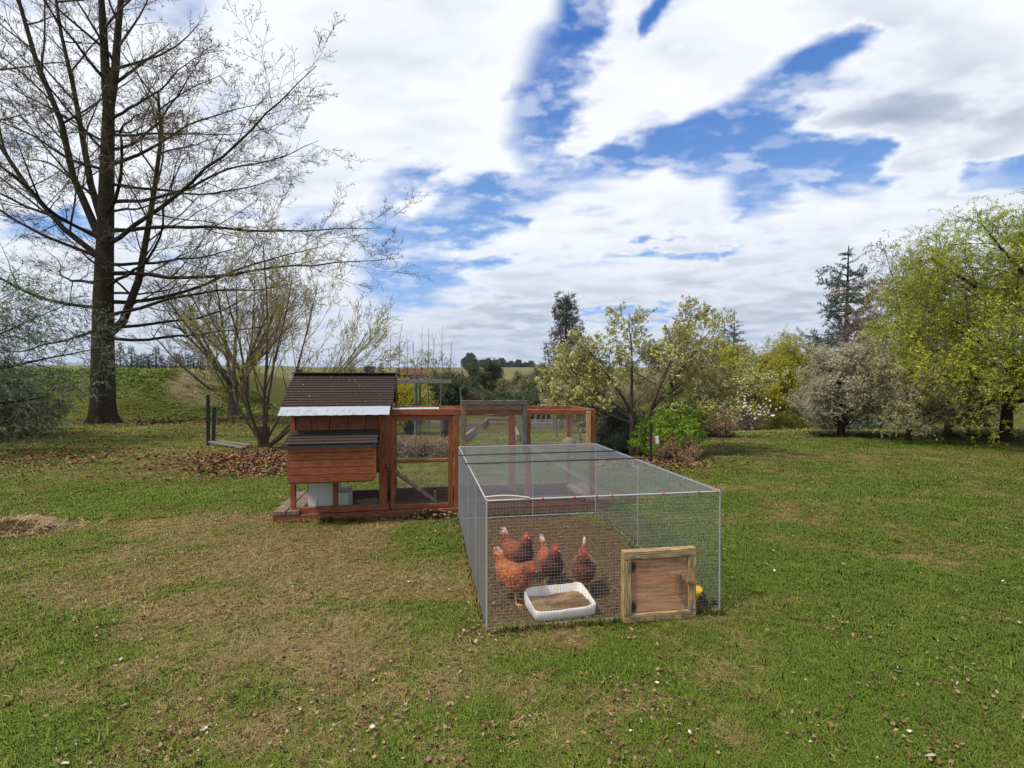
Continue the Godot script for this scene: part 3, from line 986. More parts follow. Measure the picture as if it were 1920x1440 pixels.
	mb.box(Transform3D(Basis.from_euler(Vector3(0, 0, -0.05)), Vector3(0.0, 0.045, 0.18)), Vector3(0.33, 0.02, 0.02), 0.004, pg * 1.25)
	commit("bin_handle", mb, bp, bin)
	mb = MB.new()
	mb.box(Transform3D.IDENTITY, Vector3(0.24, 0.02, 0.34), 0.004, Color(0.22, 0.20, 0.18))
	var o := commit("loose_board", mb, mats["weathered_timber"])
	o.transform = base * Transform3D(Basis.from_euler(Vector3(0.05, 0.3, 0.02)), Vector3(-0.98, 0.075, -0.42))
	tag(o, "grey weathered board lying flat on the floor under the coop", "board")
	var hatch := thing("hatch_frame", "weathered grey timber hatch frame standing against the run", "timber frame", base * Vector3(0.0, 0.0, 0.055), coop_turn)
	var ww: Material = mats["weathered_timber"]
	bar(hatch, "frame_post", ww, Vector3(0.06, 0.66, 0), Vector3(0.06, 1.205, 0), 0.05, 0.045, Color(0.33, 0.25, 0.15))
	bar(hatch, "frame_post", ww, Vector3(0.735, 0.66, 0), Vector3(0.735, 1.205, 0), 0.05, 0.045, Color(0.22, 0.22, 0.21))
	bar(hatch, "frame_rail", ww, Vector3(0.035, 1.236, 0), Vector3(0.762, 1.236, 0), 0.05, 0.055, Color(0.24, 0.20, 0.16))
	bar(hatch, "frame_rail", ww, Vector3(0.092, 1.180, 0.002), Vector3(0.705, 1.180, 0.002), 0.045, 0.052, Color(0.24, 0.17, 0.12))
	mb = MB.new()
	wires(mb, Vector3(0.06, 0.68, -0.03), Vector3(0.675, 0, 0), Vector3(0, 0.5, 0), 0.02, 0.0006, WIRE * Color(0.7, 0.7, 0.7))
	commit("frame_wire", mb, wire, hatch, "stuff")
	# rounded stone on the plank
	mb = MB.new()
	var prof := []
	for i in 11:
		var a := PI * 0.5 * i / 10.0
		prof.append(Vector2(0.080 * cos(a) * (1.0 + 0.02 * sin(i * 2.0)) + 0.0005, 0.078 * sin(a)))
	prof.push_front(Vector2(0.07, -0.006))
	mb.lathe(Vector3.ZERO, prof, 24, Color(0.36, 0.27, 0.18))
	o = commit("round_stone", mb, mats["stone"])
	o.transform = base * Transform3D(Basis.IDENTITY, Vector3(1.245, 0.762, 0.03))
	tag(o, "rounded beige stone dome resting on the pale run plank", "stone")


# ---------------------------------------------------------------- wire cage with its door
func make_cage() -> void:
	var root := thing("wire_cage", "low galvanised wire mesh run on the lawn with brown hens inside", "wire cage", cage_corner, coop_turn)
	var m: Material = mats["galvanised_wire"]
	var W := 1.51
	var D := 2.42
	var H := 0.775
	var col := Color(0.40, 0.42, 0.45)
	var rods := [[Vector3(0, H, 0), Vector3(W, H, 0)], [Vector3(0, H, -D), Vector3(W, H, -D)], [Vector3(0, H, 0), Vector3(0, H, -D)], [Vector3(W, H, 0), Vector3(W, H, -D)],
		[Vector3(0, 0.012, 0), Vector3(W, 0.012, 0)], [Vector3(0, 0.012, -D), Vector3(W, 0.012, -D)], [Vector3(0, 0.012, 0), Vector3(0, 0.012, -D)], [Vector3(W, 0.012, 0), Vector3(W, 0.012, -D)],
		[Vector3(0, -0.02, 0), Vector3(0, H, 0)], [Vector3(W, -0.02, 0), Vector3(W, H, 0)], [Vector3(0, -0.02, -D), Vector3(0, H, -D)], [Vector3(W, -0.02, -D), Vector3(W, H, -D)],
		[Vector3(W, 0, -1.28), Vector3(W, H, -1.28)], [Vector3(0, 0, -1.28), Vector3(0, H, -1.28)], [Vector3(0, 0, -1.95), Vector3(0, H, -1.95)], [Vector3(0, 0, -0.65), Vector3(0, H, -0.65)], [Vector3(0.80, 0, -D), Vector3(0.80, H, -D)]]
	for i in rods.size():
		var mb := MB.new()
		var r := 0.0058 if i < 4 or i in [8, 9, 10, 11] else 0.004
		mb.rod(rods[i][0], rods[i][1], r, 8, tone(col, 0.06), true)
		commit("frame_rod", mb, m, root)
	for q in [["front_mesh", Vector3(0, 0, 0.004), Vector3(W, 0, 0), Vector3(0, H, 0)], ["rear_mesh", Vector3(0, 0, -D), Vector3(W, 0, 0), Vector3(0, H, 0)], ["side_mesh", Vector3(-0.004, 0, 0), Vector3(0, 0, -D), Vector3(0, H, 0)],
			["side_mesh", Vector3(W + 0.004, 0, 0), Vector3(0, 0, -D), Vector3(0, H, 0)], ["roof_mesh", Vector3(0, H + 0.004, 0), Vector3(0.78, 0, 0), Vector3(0, 0, -D)], ["roof_mesh", Vector3(0.72, H + 0.009, 0), Vector3(0.79, 0, 0), Vector3(0, 0, -D)]]:
		var mb := MB.new()
		wires(mb, q[1], q[2], q[3], 0.0195, 0.00075 if q[0] == "roof_mesh" or q[0] == "side_mesh" else 0.00060, WIRE * Color(0.66, 0.68, 0.71))
		commit(q[0], mb, m, root, "stuff")
	for i in 7:   # red ties along the top
		var mb := MB.new()
		var x: float = [0.34, 0.54, 0.68, 0.78, 1.12, 1.36, 1.49][i]
		mb.lathe(Vector3.ZERO, [Vector2(0.001, -0.006), Vector2(0.009, -0.005), Vector2(0.0095, 0.005), Vector2(0.001, 0.006)], 8, Color(0.42, 0.03, 0.02))
		var o := commit("tie", mb, mats["plastic"], root)
		o.transform = Transform3D(Basis.from_euler(Vector3(0, 0, PI / 2)), Vector3(x, H, 0.0))
	var cord := MB.new()
	var pts := PackedVector3Array()
	var rad := PackedFloat32Array()
	for i in 12:
		var q := i / 11.0
		pts.append(Vector3(-0.01 + 0.27 * q, H + 0.010 + 0.012 * sin(q * PI), -0.05 + 0.06 * q))
		rad.append(0.005)
	cord.tube(pts, rad, 6, Color(0.5, 0.42, 0.33))
	commit("tie_cord", cord, mats["twig"], root)
	# the door in front of the mesh
	var raw: Material = mats["raw_timber"]
	var dc := Color(0.56, 0.39, 0.18)
	var x0 := 0.835
	var x1 := 1.315
	var z := 0.034
	bar(root, "door_frame", raw, Vector3(x0, 0.415, z), Vector3(x1, 0.415, z), 0.052, 0.05, dc)
	bar(root, "door_frame", raw, Vector3(x0, 0.027, z), Vector3(x1, 0.027, z), 0.052, 0.05, dc)
	bar(root, "door_frame", raw, Vector3(x0 + 0.026, 0.053, z), Vector3(x0 + 0.026, 0.389, z), 0.052, 0.05, dc)
	bar(root, "door_frame", raw, Vector3(x1 - 0.026, 0.053, z), Vector3(x1 - 0.026, 0.389, z), 0.052, 0.05, dc)
	var pnl := MB.new()
	var nx := 44
	var ny := 36
	for j in ny + 1:
		for i in nx + 1:
			var u := i / float(nx)
			var w := j / float(ny)
			var k := 0.0
			for s in [Vector2(0.04, 0.10), Vector2(0.035, 0.86)]:
				var q: Vector2 = (Vector2(u, w) - s) * Vector2(1.0, 0.55)
				k = maxf(k, 1.0 - ss(0.03, 0.085, q.length() + 0.018 * fbm_b.get_noise_2d(u * 40.0, w * 40.0)))
			k = maxf(k, 0.75 * (1.0 - ss(0.008, 0.02, (Vector2(u, w) - Vector2(0.43, 0.83)).length())))
			k = maxf(k, 0.25 * ss(0.35, 0.6, fbm_b.get_noise_2d(u * 12.0, w * 9.0)))
			var c := Color(0.50, 0.275, 0.15).lerp(Color(0.44, 0.18, 0.08), 0.45 * ss(0.0, 0.4, fbm_c.get_noise_2d(u * 3.0, w * 22.0)))
			pnl.vert(Vector3(0.888 + 0.374 * u, 0.057 + 0.327 * w, z + 0.008), Vector3(0, 0, 1), Vector2(u * 0.4, w * 0.35), c.lerp(Color(0.025, 0.02, 0.018), k))
	for j in ny:
		for i in nx:
			var a := j * (nx + 1) + i
			pnl.face(a, a + 1, a + nx + 1); pnl.face(a + 1, a + nx + 2, a + nx + 1)
	pnl.quad(Vector3(0.888, 0.057, z - 0.004), Vector3(0.888, 0.384, z - 0.004), Vector3(1.262, 0.384, z - 0.004), Vector3(1.262, 0.057, z - 0.004), Color(0.30, 0.155, 0.085))
	commit("door_panel", pnl, mats["plywood"], root)
	for k in 4:   # small green-grey angle plates at the corners
		var cx := x0 + 0.036 if k % 2 == 0 else x1 - 0.036
		var cy := 0.038 if k < 2 else 0.404
		var sx := 1.0 if k % 2 == 0 else -1.0
		var sy := 1.0 if k < 2 else -1.0
		var mb := MB.new()
		mb.box(Transform3D(Basis.IDENTITY, Vector3(sx * 0.034, 0, 0)), Vector3(0.07, 0.011, 0.003), 0.001, Color(0.22, 0.29, 0.25))
		mb.box(Transform3D(Basis.IDENTITY, Vector3(0, sy * 0.043, 0)), Vector3(0.011, 0.073, 0.003), 0.001, Color(0.22, 0.29, 0.25))
		var o := commit("corner_plate", mb, mats["dull_plastic"], root)
		o.position = Vector3(cx, cy, z + 0.0275)
	board(root, "door_handle", raw, Vector3(1.198, 0.225, z + 0.024), Vector3(0.024, 0.125, 0.022), Color(0.36, 0.2, 0.1))
	board(root, "door_latch", raw, Vector3(1.278, 0.232, z + 0.036), Vector3(0.075, 0.022, 0.015), Color(0.42, 0.25, 0.11), Vector3(0, 0, -0.35))
	board(root, "latch_bolt", mats["dark_metal"], Vector3(1.235, 0.24, z + 0.022), Vector3(0.07, 0.006, 0.006), Color(0.2, 0.19, 0.18))

	var base := root.transform
	for q in [[-1.72, -0.06, 1.50, "thin dark metal rod across the cage top nearest its far end"], [-1.24, -0.03, 1.62, "thin dark metal rod across the cage top nearest its middle"]]:
		var mb := MB.new()
		mb.rod(Vector3(q[1], 0, 0), Vector3(q[2], 0, -0.04), 0.006, 8, Color(0.06, 0.06, 0.065), true)
		var o := commit("metal_rod", mb, mats["dark_metal"])
		o.transform = base * Transform3D(Basis.IDENTITY, Vector3(0, H + 0.018, q[0]))
		tag(o, q[3], "metal rod", "rods across the cage top")

	# white trough of feed, cut from a plastic drum
	var tray := thing("feed_trough", "white cut-down plastic drum used as a trough of brown feed", "trough", base * Vector3(0.495, 0.0, -0.185), coop_turn + 0.09)
	var mb := MB.new()
	var ring := 112
	var lay := [[0.165, 0.10, 0.004, 0], [0.192, 0.128, 0.004, 0], [0.203, 0.138, 0.018, 0], [0.206, 0.141, 0.05, 0], [0.206, 0.141, 0.076, 1], [0.199, 0.134, 0.079, 1], [0.192, 0.127, 0.055, 0], [0.185, 0.12, 0.03, 0]]
	for l in lay:
		for i in ring:
			var a := TAU * i / ring
			var ca := cos(a)
			var sa := sin(a)
			var k: float = pow(pow(absf(ca), 11.0) + pow(absf(sa), 11.0), -1.0 / 11.0)
			var x: float = l[0] * ca * k
			var zz: float = l[1] * sa * k
			var y: float = l[2]
			if l[3] == 1:
				y += 0.007 * fbm_c.get_noise_2d(i * 0.55, 3.0) - 0.022 * zz / 0.14 + (0.007 if ca > 0.6 else 0.0) + 0.012
			mb.vert(Vector3(x, y, zz), Vector3(ca, 0.1, sa), Vector2(i * 0.02, y), Color(0.74, 0.72, 0.68).lerp(Color(0.48, 0.42, 0.34), 0.4 * ss(0.1, 0.5, fbm_c.get_noise_2d(x * 60.0, zz * 60.0 + y * 90.0))))
	for j in lay.size() - 1:
		for i in ring:
			var a := j * ring + i
			var b := j * ring + (i + 1) % ring
			mb.face(a, a + ring, b); mb.face(b, a + ring, b + ring)
	recompute(mb)
	commit("tub", mb, mats["plastic"], tray)
	mb = MB.new()
	for j in 15:
		for i in 21:
			var x := -0.187 + 0.374 * i / 20.0
			var zz := -0.123 + 0.246 * j / 14.0
			var h := 0.056 + 0.010 * fbm_c.get_noise_2d(x * 50.0, zz * 50.0) + 0.010 * fbm_a.get_noise_2d(x * 40.0, zz * 40.0)
			mb.vert(Vector3(x, h, zz), Vector3.UP, Vector2(x, zz), Color(0.30, 0.15, 0.05).lerp(Color(0.58, 0.38, 0.17), ss(-0.1, 0.3, fbm_c.get_noise_2d(x * 30.0, zz * 60.0))))
	for j in 14:
		for i in 20:
			var a := j * 21 + i
			mb.face(a, a + 21, a + 1); mb.face(a + 1, a + 21, a + 22)
	recompute(mb)
	commit("feed", mb, mats["mash"], tray)
	# yellow drinker behind the door
	var dr := thing("yellow_drinker", "yellow plastic drinker dish on the cage floor behind the timber door", "drinker", base * Vector3(1.362, 0.0, -0.15), 0.0)
	mb = MB.new()
	mb.lathe(Vector3.ZERO, [Vector2(0.001, 0.004), Vector2(0.05, 0.004), Vector2(0.056, 0.02), Vector2(0.098, 0.085), Vector2(0.104, 0.10), Vector2(0.098, 0.108), Vector2(0.06, 0.124), Vector2(0.03, 0.130), Vector2(0.001, 0.132)], 28, Color(0.78, 0.46, 0.012))
	commit("dish", mb, mats["plastic"], dr)
	mb = MB.new()
	mb.lathe(Vector3(0, 0.12, 0), [Vector2(0.045, 0), Vector2(0.047, 0.03), Vector2(0.040, 0.10), Vector2(0.02, 0.125), Vector2(0.001, 0.128)], 20, Color(0.72, 0.42, 0.02))
	commit("bottle", mb, mats["plastic"], dr)

func recompute(mb: MB) -> void:
	var acc := PackedVector3Array()
	acc.resize(mb.v.size())
	for i in range(0, mb.x.size(), 3):
		var a := mb.x[i]
		var b := mb.x[i + 1]
		var d := mb.x[i + 2]
		var nn := (mb.v[d] - mb.v[a]).cross(mb.v[b] - mb.v[a])
		acc[a] += nn; acc[b] += nn; acc[d] += nn
	for i in acc.size():
		mb.n[i] = acc[i].normalized() if acc[i].length_squared() > 1e-20 else Vector3.UP


# ---------------------------------------------------------------- hens
# one skin round a skeleton of tapered capsules, meshed as surface nets
var cap_a := PackedVector3Array()
var cap_b := PackedVector3Array()
var cap_r0 := PackedFloat32Array()
var cap_r1 := PackedFloat32Array()
var cap_z := PackedFloat32Array()   # how much wider than thick

func cap(a: Vector3, b: Vector3, r0: float, r1: float, zs := 1.0) -> void:
	cap_a.append(a); cap_b.append(b); cap_r0.append(r0); cap_r1.append(r1); cap_z.append(zs)

func field(p: Vector3) -> float:
	var res := 1.0
	for i in cap_a.size():
		var a := cap_a[i]
		var ab := cap_b[i] - a
		var q := p - a
		var t := clampf(q.dot(ab) / maxf(ab.length_squared(), 1e-8), 0.0, 1.0)
		var e := q - ab * t
		e.z /= cap_z[i]
		var d := e.length() - lerpf(cap_r0[i], cap_r1[i], t)
		var k := 0.028
		var h := clampf(0.5 + 0.5 * (res - d) / k, 0.0, 1.0)
		res = lerpf(res, d, h) - k * h * (1.0 - h)
	return res

func skin(lo: Vector3, hi: Vector3, cell: float) -> MB:
	var nx := int((hi.x - lo.x) / cell) + 2
	var ny := int((hi.y - lo.y) / cell) + 2
	var nz := int((hi.z - lo.z) / cell) + 2
	var f := PackedFloat32Array()
	f.resize(nx * ny * nz)
	for k in nz:
		for j in ny:
			for i in nx:
				f[(k * ny + j) * nx + i] = field(lo + Vector3(i, j, k) * cell)
	var mb := MB.new()
	var id := PackedInt32Array()
	id.resize(nx * ny * nz)
	id.fill(-1)
	var offs := PackedInt32Array([0, 1, nx, nx + 1, nx * ny, nx * ny + 1, nx * ny + nx, nx * ny + nx + 1])
	for k in nz - 1:
		for j in ny - 1:
			for i in nx - 1:
				var at0 := (k * ny + j) * nx + i
				var mask := 0
				for e in 8:
					if f[at0 + offs[e]] < 0.0: mask |= 1 << e
				if mask == 0 or mask == 255: continue
				var sum := Vector3.ZERO
				var cnt := 0
				for e in 8:
					for ax in 3:
						var e2 := e | (1 << ax)
						if e2 == e: continue
						var a := f[at0 + offs[e]]
						var b := f[at0 + offs[e2]]
						if (a < 0.0) == (b < 0.0): continue
						var p := Vector3(e & 1, (e >> 1) & 1, (e >> 2) & 1)
						p[ax] += a / (a - b)
						sum += p
						cnt += 1
				id[at0] = mb.vert(lo + (Vector3(i, j, k) + sum / cnt) * cell, Vector3.UP, Vector2.ZERO, Color.WHITE)
	var stride := [1, nx, nx * ny]
	for k in range(1, nz - 1):
		for j in range(1, ny - 1):
			for i in range(1, nx - 1):
				var at0 := (k * ny + j) * nx + i
				for ax in 3:
					var s0: int = stride[ax]
					var a := f[at0] < 0.0
					if a == (f[at0 + s0] < 0.0): continue
					var s1: int = stride[(ax + 1) % 3]
					var s2: int = stride[(ax + 2) % 3]
					var q0 := id[at0 - s1 - s2]
					var q1 := id[at0 - s2]
					var q2 := id[at0]
					var q3 := id[at0 - s1]
					if a:
						mb.face(q0, q1, q2); mb.face(q0, q2, q3)
					else:
						mb.face(q0, q2, q1); mb.face(q0, q3, q2)
	recompute(mb)
	return mb

func make_hen(label: String, where: Vector3, turn: float, head: Vector3, look: Vector3, body: Color, breast: Color, tail_tip: Color, stance := 0.0) -> void:
	var hen := thing("hen", label, "hen", where, turn, "hens in the wire cage")
	hen.scale = Vector3.ONE * 0.94
	cap_a.clear(); cap_b.clear(); cap_r0.clear(); cap_r1.clear(); cap_z.clear()
	look = look.normalized()
	cap(Vector3(0.045, 0.188, 0), Vector3(-0.05, 0.185, 0), 0.078, 0.080, 1.0)      # breast to belly
	cap(Vector3(0.075, 0.215, 0), Vector3(0.05, 0.20, 0), 0.060, 0.075, 0.95)
	cap(Vector3(-0.05, 0.20, 0), Vector3(-0.105, 0.225, 0), 0.075, 0.050, 0.9)     # saddle
	cap(Vector3(-0.085, 0.155, 0), Vector3(-0.115, 0.15, 0), 0.055, 0.035, 1.0)     # fluff
	cap(Vector3(-0.105, 0.24, 0), Vector3(-0.152, 0.328, 0), 0.050, 0.026, 0.42)     # tail fan
	cap(Vector3(-0.12, 0.235, 0), Vector3(-0.180, 0.305, 0), 0.034, 0.016, 0.5)
	var mid := Vector3(0.09, 0.265, 0).lerp(head, 0.45)
	cap(Vector3(0.075, 0.235, 0), mid, 0.055, 0.039, 0.95)                          # neck
	cap(mid, head - Vector3(0, 0.012, 0), 0.039, 0.026, 1.0)
	cap(head - look * 0.010, head + look * 0.012, 0.023, 0.017, 0.85)               # head
	for s in [-1.0, 1.0]:
		cap(Vector3(0.03, 0.215, 0.062 * s), Vector3(-0.095, 0.200, 0.055 * s), 0.034, 0.014, 0.6)   # folded wing
		cap(Vector3(0.005 + stance * s, 0.14, 0.040 * s), Vector3(0.010 + stance * s * 1.4, 0.105, 0.040 * s), 0.040, 0.016, 1.0)
	var mb := skin(Vector3(-0.225, 0.075, -0.125), Vector3(0.175, 0.40, 0.125), 0.0085)
	var paint := func(p: Vector3) -> Color:
		var c := body
		c = c.lerp(breast, ss(0.0, 0.08, p.x + (0.20 - p.y) * 0.35) * (1.0 - 0.25 * ss(0.25, 0.33, p.y)))
		c = c.lerp(body * 0.45, 0.7 * ss(-0.03, -0.09, p.x) * ss(0.045, 0.06, absf(p.z)))
		c = c.lerp(tail_tip, 0.85 * ss(0.305, 0.35, p.y) * ss(-0.09, -0.13, p.x))
		c = c.lerp(tail_tip, 0.45 * ss(-0.10, -0.145, p.x) * ss(0.18, 0.14, p.y))
		if (p - head).length() < 0.03: c = c.lerp(Color(0.42, 0.03, 0.025), ss(-0.002, 0.012, (p - head).dot(look)))
		return c
	for i in mb.v.size():
		var c: Color = paint.call(mb.v[i])
		mb.c[i] = Color(c.r, c.g, c.b) * (1.0 + 0.3 * fbm_b.get_noise_3dv(mb.v[i] * 160.0))
	commit("body", mb, mats["feather"], hen)
	# feathers lying over the body
	var ft := MB.new()
	var tries := 0
	for i in 2300:
		var k := rng.randi() % mb.v.size()
		var p := mb.v[k]
		var nn := mb.n[k]
		if (p - head).length() < 0.036: continue
		if p.y < 0.125: continue
		var flow := Vector3(-1, -0.35, 0)
		if p.x > 0.06 and p.y > 0.21: flow = Vector3(-0.25, -1, 0)
		elif p.x > 0.04: flow = Vector3(-0.4, -1, 0)
		if p.x < -0.10 and p.y > 0.25: flow = Vector3(-0.45, 1, 0)
		flow = (flow - nn * flow.dot(nn)).normalized()
		if flow.length_squared() < 0.5: continue
		flow = flow.rotated(nn, rf(-0.25, 0.25))
		var s := nn.cross(flow).normalized()
		var big := 0.018 if p.y > 0.24 and p.x > 0.0 else 0.027
		if p.x < -0.10 and p.y > 0.25: big = 0.034
		big *= rf(0.75, 1.25)
		var w := big * 0.30
		var c: Color = paint.call(p + flow * big * 0.5)
		var v := rf(0.45, 1.45)
		c = Color(c.r * v, c.g * v * rf(0.9, 1.1), c.b * v)
		var b0 := p - flow * big * 0.25 - nn * 0.001
		var b1 := p + flow * big * 0.45 + nn * 0.0028
		var b2 := p + flow * big * 0.9 + nn * (0.004 + rf(0, 0.003))
		var tipc := c * rf(1.1, 2.0)
		var n0 := (nn - flow * 0.1).normalized()
		var j := ft.vert(b0, n0, Vector2.ZERO, c)
		ft.vert(b1 - s * w, (n0 - s * 0.3).normalized(), Vector2.ZERO, c); ft.vert(b1 + s * w, (n0 + s * 0.3).normalized(), Vector2.ZERO, c); ft.vert(b2, n0, Vector2.ZERO, tipc)
		ft.face(j, j + 1, j + 2); ft.face(j + 1, j + 3, j + 2)
	commit("plumage", ft, mats["feather"], hen, "stuff")
	# legs
	for s in [-1.0, 1.0]:
		var lg := MB.new()
		var k := Vector3(0.012 + stance * s * 1.4, 0.115, 0.040 * s)
		var f := Vector3(0.022 + stance * s * 1.8, 0.010, 0.042 * s)
		var yel := Color(0.50, 0.27, 0.075)
		lg.tube(PackedVector3Array([k, k.lerp(f, 0.5) + Vector3(-0.006, 0, 0), f]), PackedFloat32Array([0.010, 0.0058, 0.006]), 8, yel)
		for a in [-0.6, 0.0, 0.6, PI]:
			var d := Vector3(cos(a), 0, sin(a))
			var l := 0.045 if a != PI else 0.02
			lg.tube(PackedVector3Array([f, f + d * l * 0.5 + Vector3(0, 0.001, 0), f + d * l - Vector3(0, 0.005, 0)]), PackedFloat32Array([0.0055, 0.005, 0.0018]), 6, yel)
		commit("leg", lg, mats["skin"], hen)
	# head
	var up := Vector3.UP - look * look.dot(Vector3.UP)
	up = up.normalized()
	var frame := Basis(look, up, look.cross(up))
	var comb := MB.new()
	slab(PackedVector2Array([Vector2(0.024, 0.008), Vector2(0.027, 0.026), Vector2(0.018, 0.020), Vector2(0.013, 0.038), Vector2(0.005, 0.026), Vector2(-0.002, 0.042), Vector2(-0.010, 0.028), Vector2(-0.018, 0.036), Vector2(-0.022, 0.020), Vector2(-0.030, 0.020), Vector2(-0.020, 0.006)]), -0.0028, 0.0028, Color(0.50, 0.022, 0.028), comb)
	var o := commit("comb", comb, mats["skin"], hen)
	o.transform = Transform3D(frame, head)
	for s in [-1.0, 1.0]:
		var wt := MB.new()
		wt.lathe(Vector3.ZERO, [Vector2(0.001, -0.034), Vector2(0.007, -0.030), Vector2(0.0085, -0.020), Vector2(0.005, -0.008), Vector2(0.003, 0.0)], 10, Color(0.50, 0.025, 0.03))
		o = commit("wattle", wt, mats["skin"], hen)
		o.transform = Transform3D(frame.scaled_local(Vector3(1, 1, 0.55)), head + frame * Vector3(0.018, -0.010, 0.008 * s))
		var ey := MB.new()
		ey.lathe(Vector3.ZERO, [Vector2(0.0035, -0.001), Vector2(0.003, 0.0015), Vector2(0.0005, 0.0026)], 10, Color(0.02, 0.012, 0.008))
		o = commit("eye", ey, mats["plastic"], hen)
		o.transform = Transform3D(frame * Basis.from_euler(Vector3(PI / 2 * s, 0, 0)), head + frame * Vector3(0.011, 0.005, 0.0165 * s))
	var bk := MB.new()
	bk.tube(PackedVector3Array([Vector3(0.018, 0, 0), Vector3(0.034, -0.001, 0), Vector3(0.046, -0.008, 0)]), PackedFloat32Array([0.010, 0.006, 0.001]), 8, Color(0.36, 0.20, 0.08))
	o = commit("beak", bk, mats["skin"], hen)
	o.transform = Transform3D(frame, head)

func make_hens() -> void:
	var rust := Color(0.29, 0.074, 0.010)
	var deep := Color(0.20, 0.045, 0.014)
	var maroon := Color(0.055, 0.011, 0.006)
	make_hen("orange-brown hen standing side-on behind the white trough with pale tail", Vector3(0.022, land(0.022, 3.43), -3.43), -0.62, Vector3(0.150, 0.275, 0.012), Vector3(1, -0.25, -0.1), rust, Color(0.22, 0.05, 0.010), Color(0.55, 0.36, 0.24), 0.012)
	make_hen("dark-breasted hen farthest back in the cage behind the orange hen", Vector3(0.045, land(0.04, 3.86), -3.86), -0.75, Vector3(0.095, 0.345, 0.0), Vector3(1, 0.05, 0.35), Color(0.19, 0.040, 0.009), maroon, Color(0.58, 0.46, 0.38))
	make_hen("dark red hen between the orange hen and the lone hen, white tail upright", Vector3(0.27, land(0.27, 3.66), -3.66), -1.25, Vector3(0.10, 0.330, -0.008), Vector3(1, -0.1, -0.35), Color(0.20, 0.042, 0.009), maroon, Color(0.66, 0.56, 0.47))
	make_hen("reddish hen standing alone beside the trough facing forward", Vector3(0.50, land(0.50, 3.56), -3.56), -1.75, Vector3(0.088, 0.335, 0.008), Vector3(1, -0.15, 0.3), Color(0.175, 0.036, 0.008), Color(0.105, 0.021, 0.006), Color(0.60, 0.42, 0.33))


# ---------------------------------------------------------------- trees
func limb_path(p: Vector3, dir: Vector3, length: float, n: int, wob: float, up: float) -> PackedVector3Array:
	var pts := PackedVector3Array([p])
	var d := dir.normalized()
	for i in n:
		d = (d + rv() * wob + Vector3(0, up, 0)).normalized()
		p += d * (length / n)
		pts.append(p)
	return pts

func spot_on(pts: PackedVector3Array, t: float) -> Array:   # point and heading
	var f := clampf(t, 0.0, 0.999) * (pts.size() - 1)
	var i := int(f)
	return [pts[i].lerp(pts[i + 1], f - i), (pts[i + 1] - pts[i]).normalized()]

# c: seg, wob, up, n, ang, t0, ratio, rr, sides (one entry per level), taper, col, rmin, flat
func grow(mbs: Array, p: Vector3, dir: Vector3, length: float, r: float, lvl: int, c: Dictionary, tips: Array) -> void:
	var pts := limb_path(p, dir, length, c.seg[lvl], c.wob[lvl], c.up[lvl])
	var last: bool = lvl >= c.n.size()
	var rad := PackedFloat32Array()
	for i in pts.size():
		rad.append(maxf(r * lerpf(1.0, c.taper, float(i) / (pts.size() - 1)), c.rmin))
	mbs[0 if r > c.get("thick", 0.02) else 1].tube(pts, rad, c.sides[lvl], c.col)
	if last:
		tips.append([pts[pts.size() - 1], spot_on(pts, 0.99)[1]])
		if pts.size() > 2: tips.append([pts[pts.size() / 2], spot_on(pts, 0.5)[1]])
		return
	var n: int = c.n[lvl]
	var spin := rf(0, TAU)
	for k in n:
		var t: float = lerpf(c.t0[lvl], 1.0, (k + rng.randf() * 0.8) / n)
		var at_t := spot_on(pts, t)
		var h: Vector3 = at_t[1]
		var s := h.cross(Vector3.UP)
		s = Vector3.RIGHT if s.length_squared() < 0.01 else s.normalized()
		spin += 2.4 + rf(-0.4, 0.4)
		var side := s.rotated(h, spin)
		if c.get("flat", 0.0) > 0.0 and lvl > 0:
			side = (s * (1.0 if k % 2 == 0 else -1.0)).lerp(side, 1.0 - c.flat).normalized()
		var d := h.rotated(h.cross(side).normalized(), c.ang[lvl] * rf(0.75, 1.2))
		var l: float = length * c.ratio[lvl] * (1.0 - 0.5 * t) * rf(0.65, 1.2)
		var rr: float = r * lerpf(1.0, c.taper, t) * c.rr
		grow(mbs, at_t[0], d, l, rr, lvl + 1, c, tips)

func spray_mesh(leaves: int, length: float, leaf: float, wide: float, curl: float, stem := true) -> ArrayMesh:
	var mb := MB.new()
	var pts := PackedVector3Array()
	var p := Vector3.ZERO
	var d := Vector3(0, 0, 1)
	for i in 6:
		pts.append(p)
		d = (d + rv() * curl).normalized()
		p += d * length / 5.0
	if stem:
		mb.tube(pts, PackedFloat32Array([0.003, 0.003, 0.0025, 0.002, 0.002, 0.001]), 3, Color(0.7, 0.55, 0.5))
	for i in leaves:
		var q := spot_on(pts, (i + rng.randf()) / leaves)
		var h: Vector3 = q[1]
		var s := h.cross(rv()).normalized()
		var f := (h * rf(0.1, 0.9) + s).normalized()
		var w := f.cross(rv()).normalized()
		var l := leaf * rf(0.6, 1.2)
		var nn := f.cross(w).normalized()
		var k := rf(0.8, 1.2)
		var b: Vector3 = q[0]
		var j := mb.vert(b, nn, Vector2.ZERO, Color(k, k, k))
		mb.vert(b + f * l * 0.5 + w * wide * 0.5 + nn * l * 0.06, nn, Vector2.ZERO, Color(k, k, k))
		mb.vert(b + f * l, nn, Vector2.ZERO, Color(k * 1.08, k * 1.08, k))
		mb.vert(b + f * l * 0.5 - w * wide * 0.5 + nn * l * 0.06, nn, Vector2.ZERO, Color(k, k, k))
		mb.face(j, j + 2, j + 1); mb.face(j, j + 3, j + 2)
	return mb.mesh()

func aim(dir: Vector3) -> Basis:
	var z := dir.normalized()
	var x := z.cross(rv()).normalized()
	return Basis(x, z.cross(x), z)

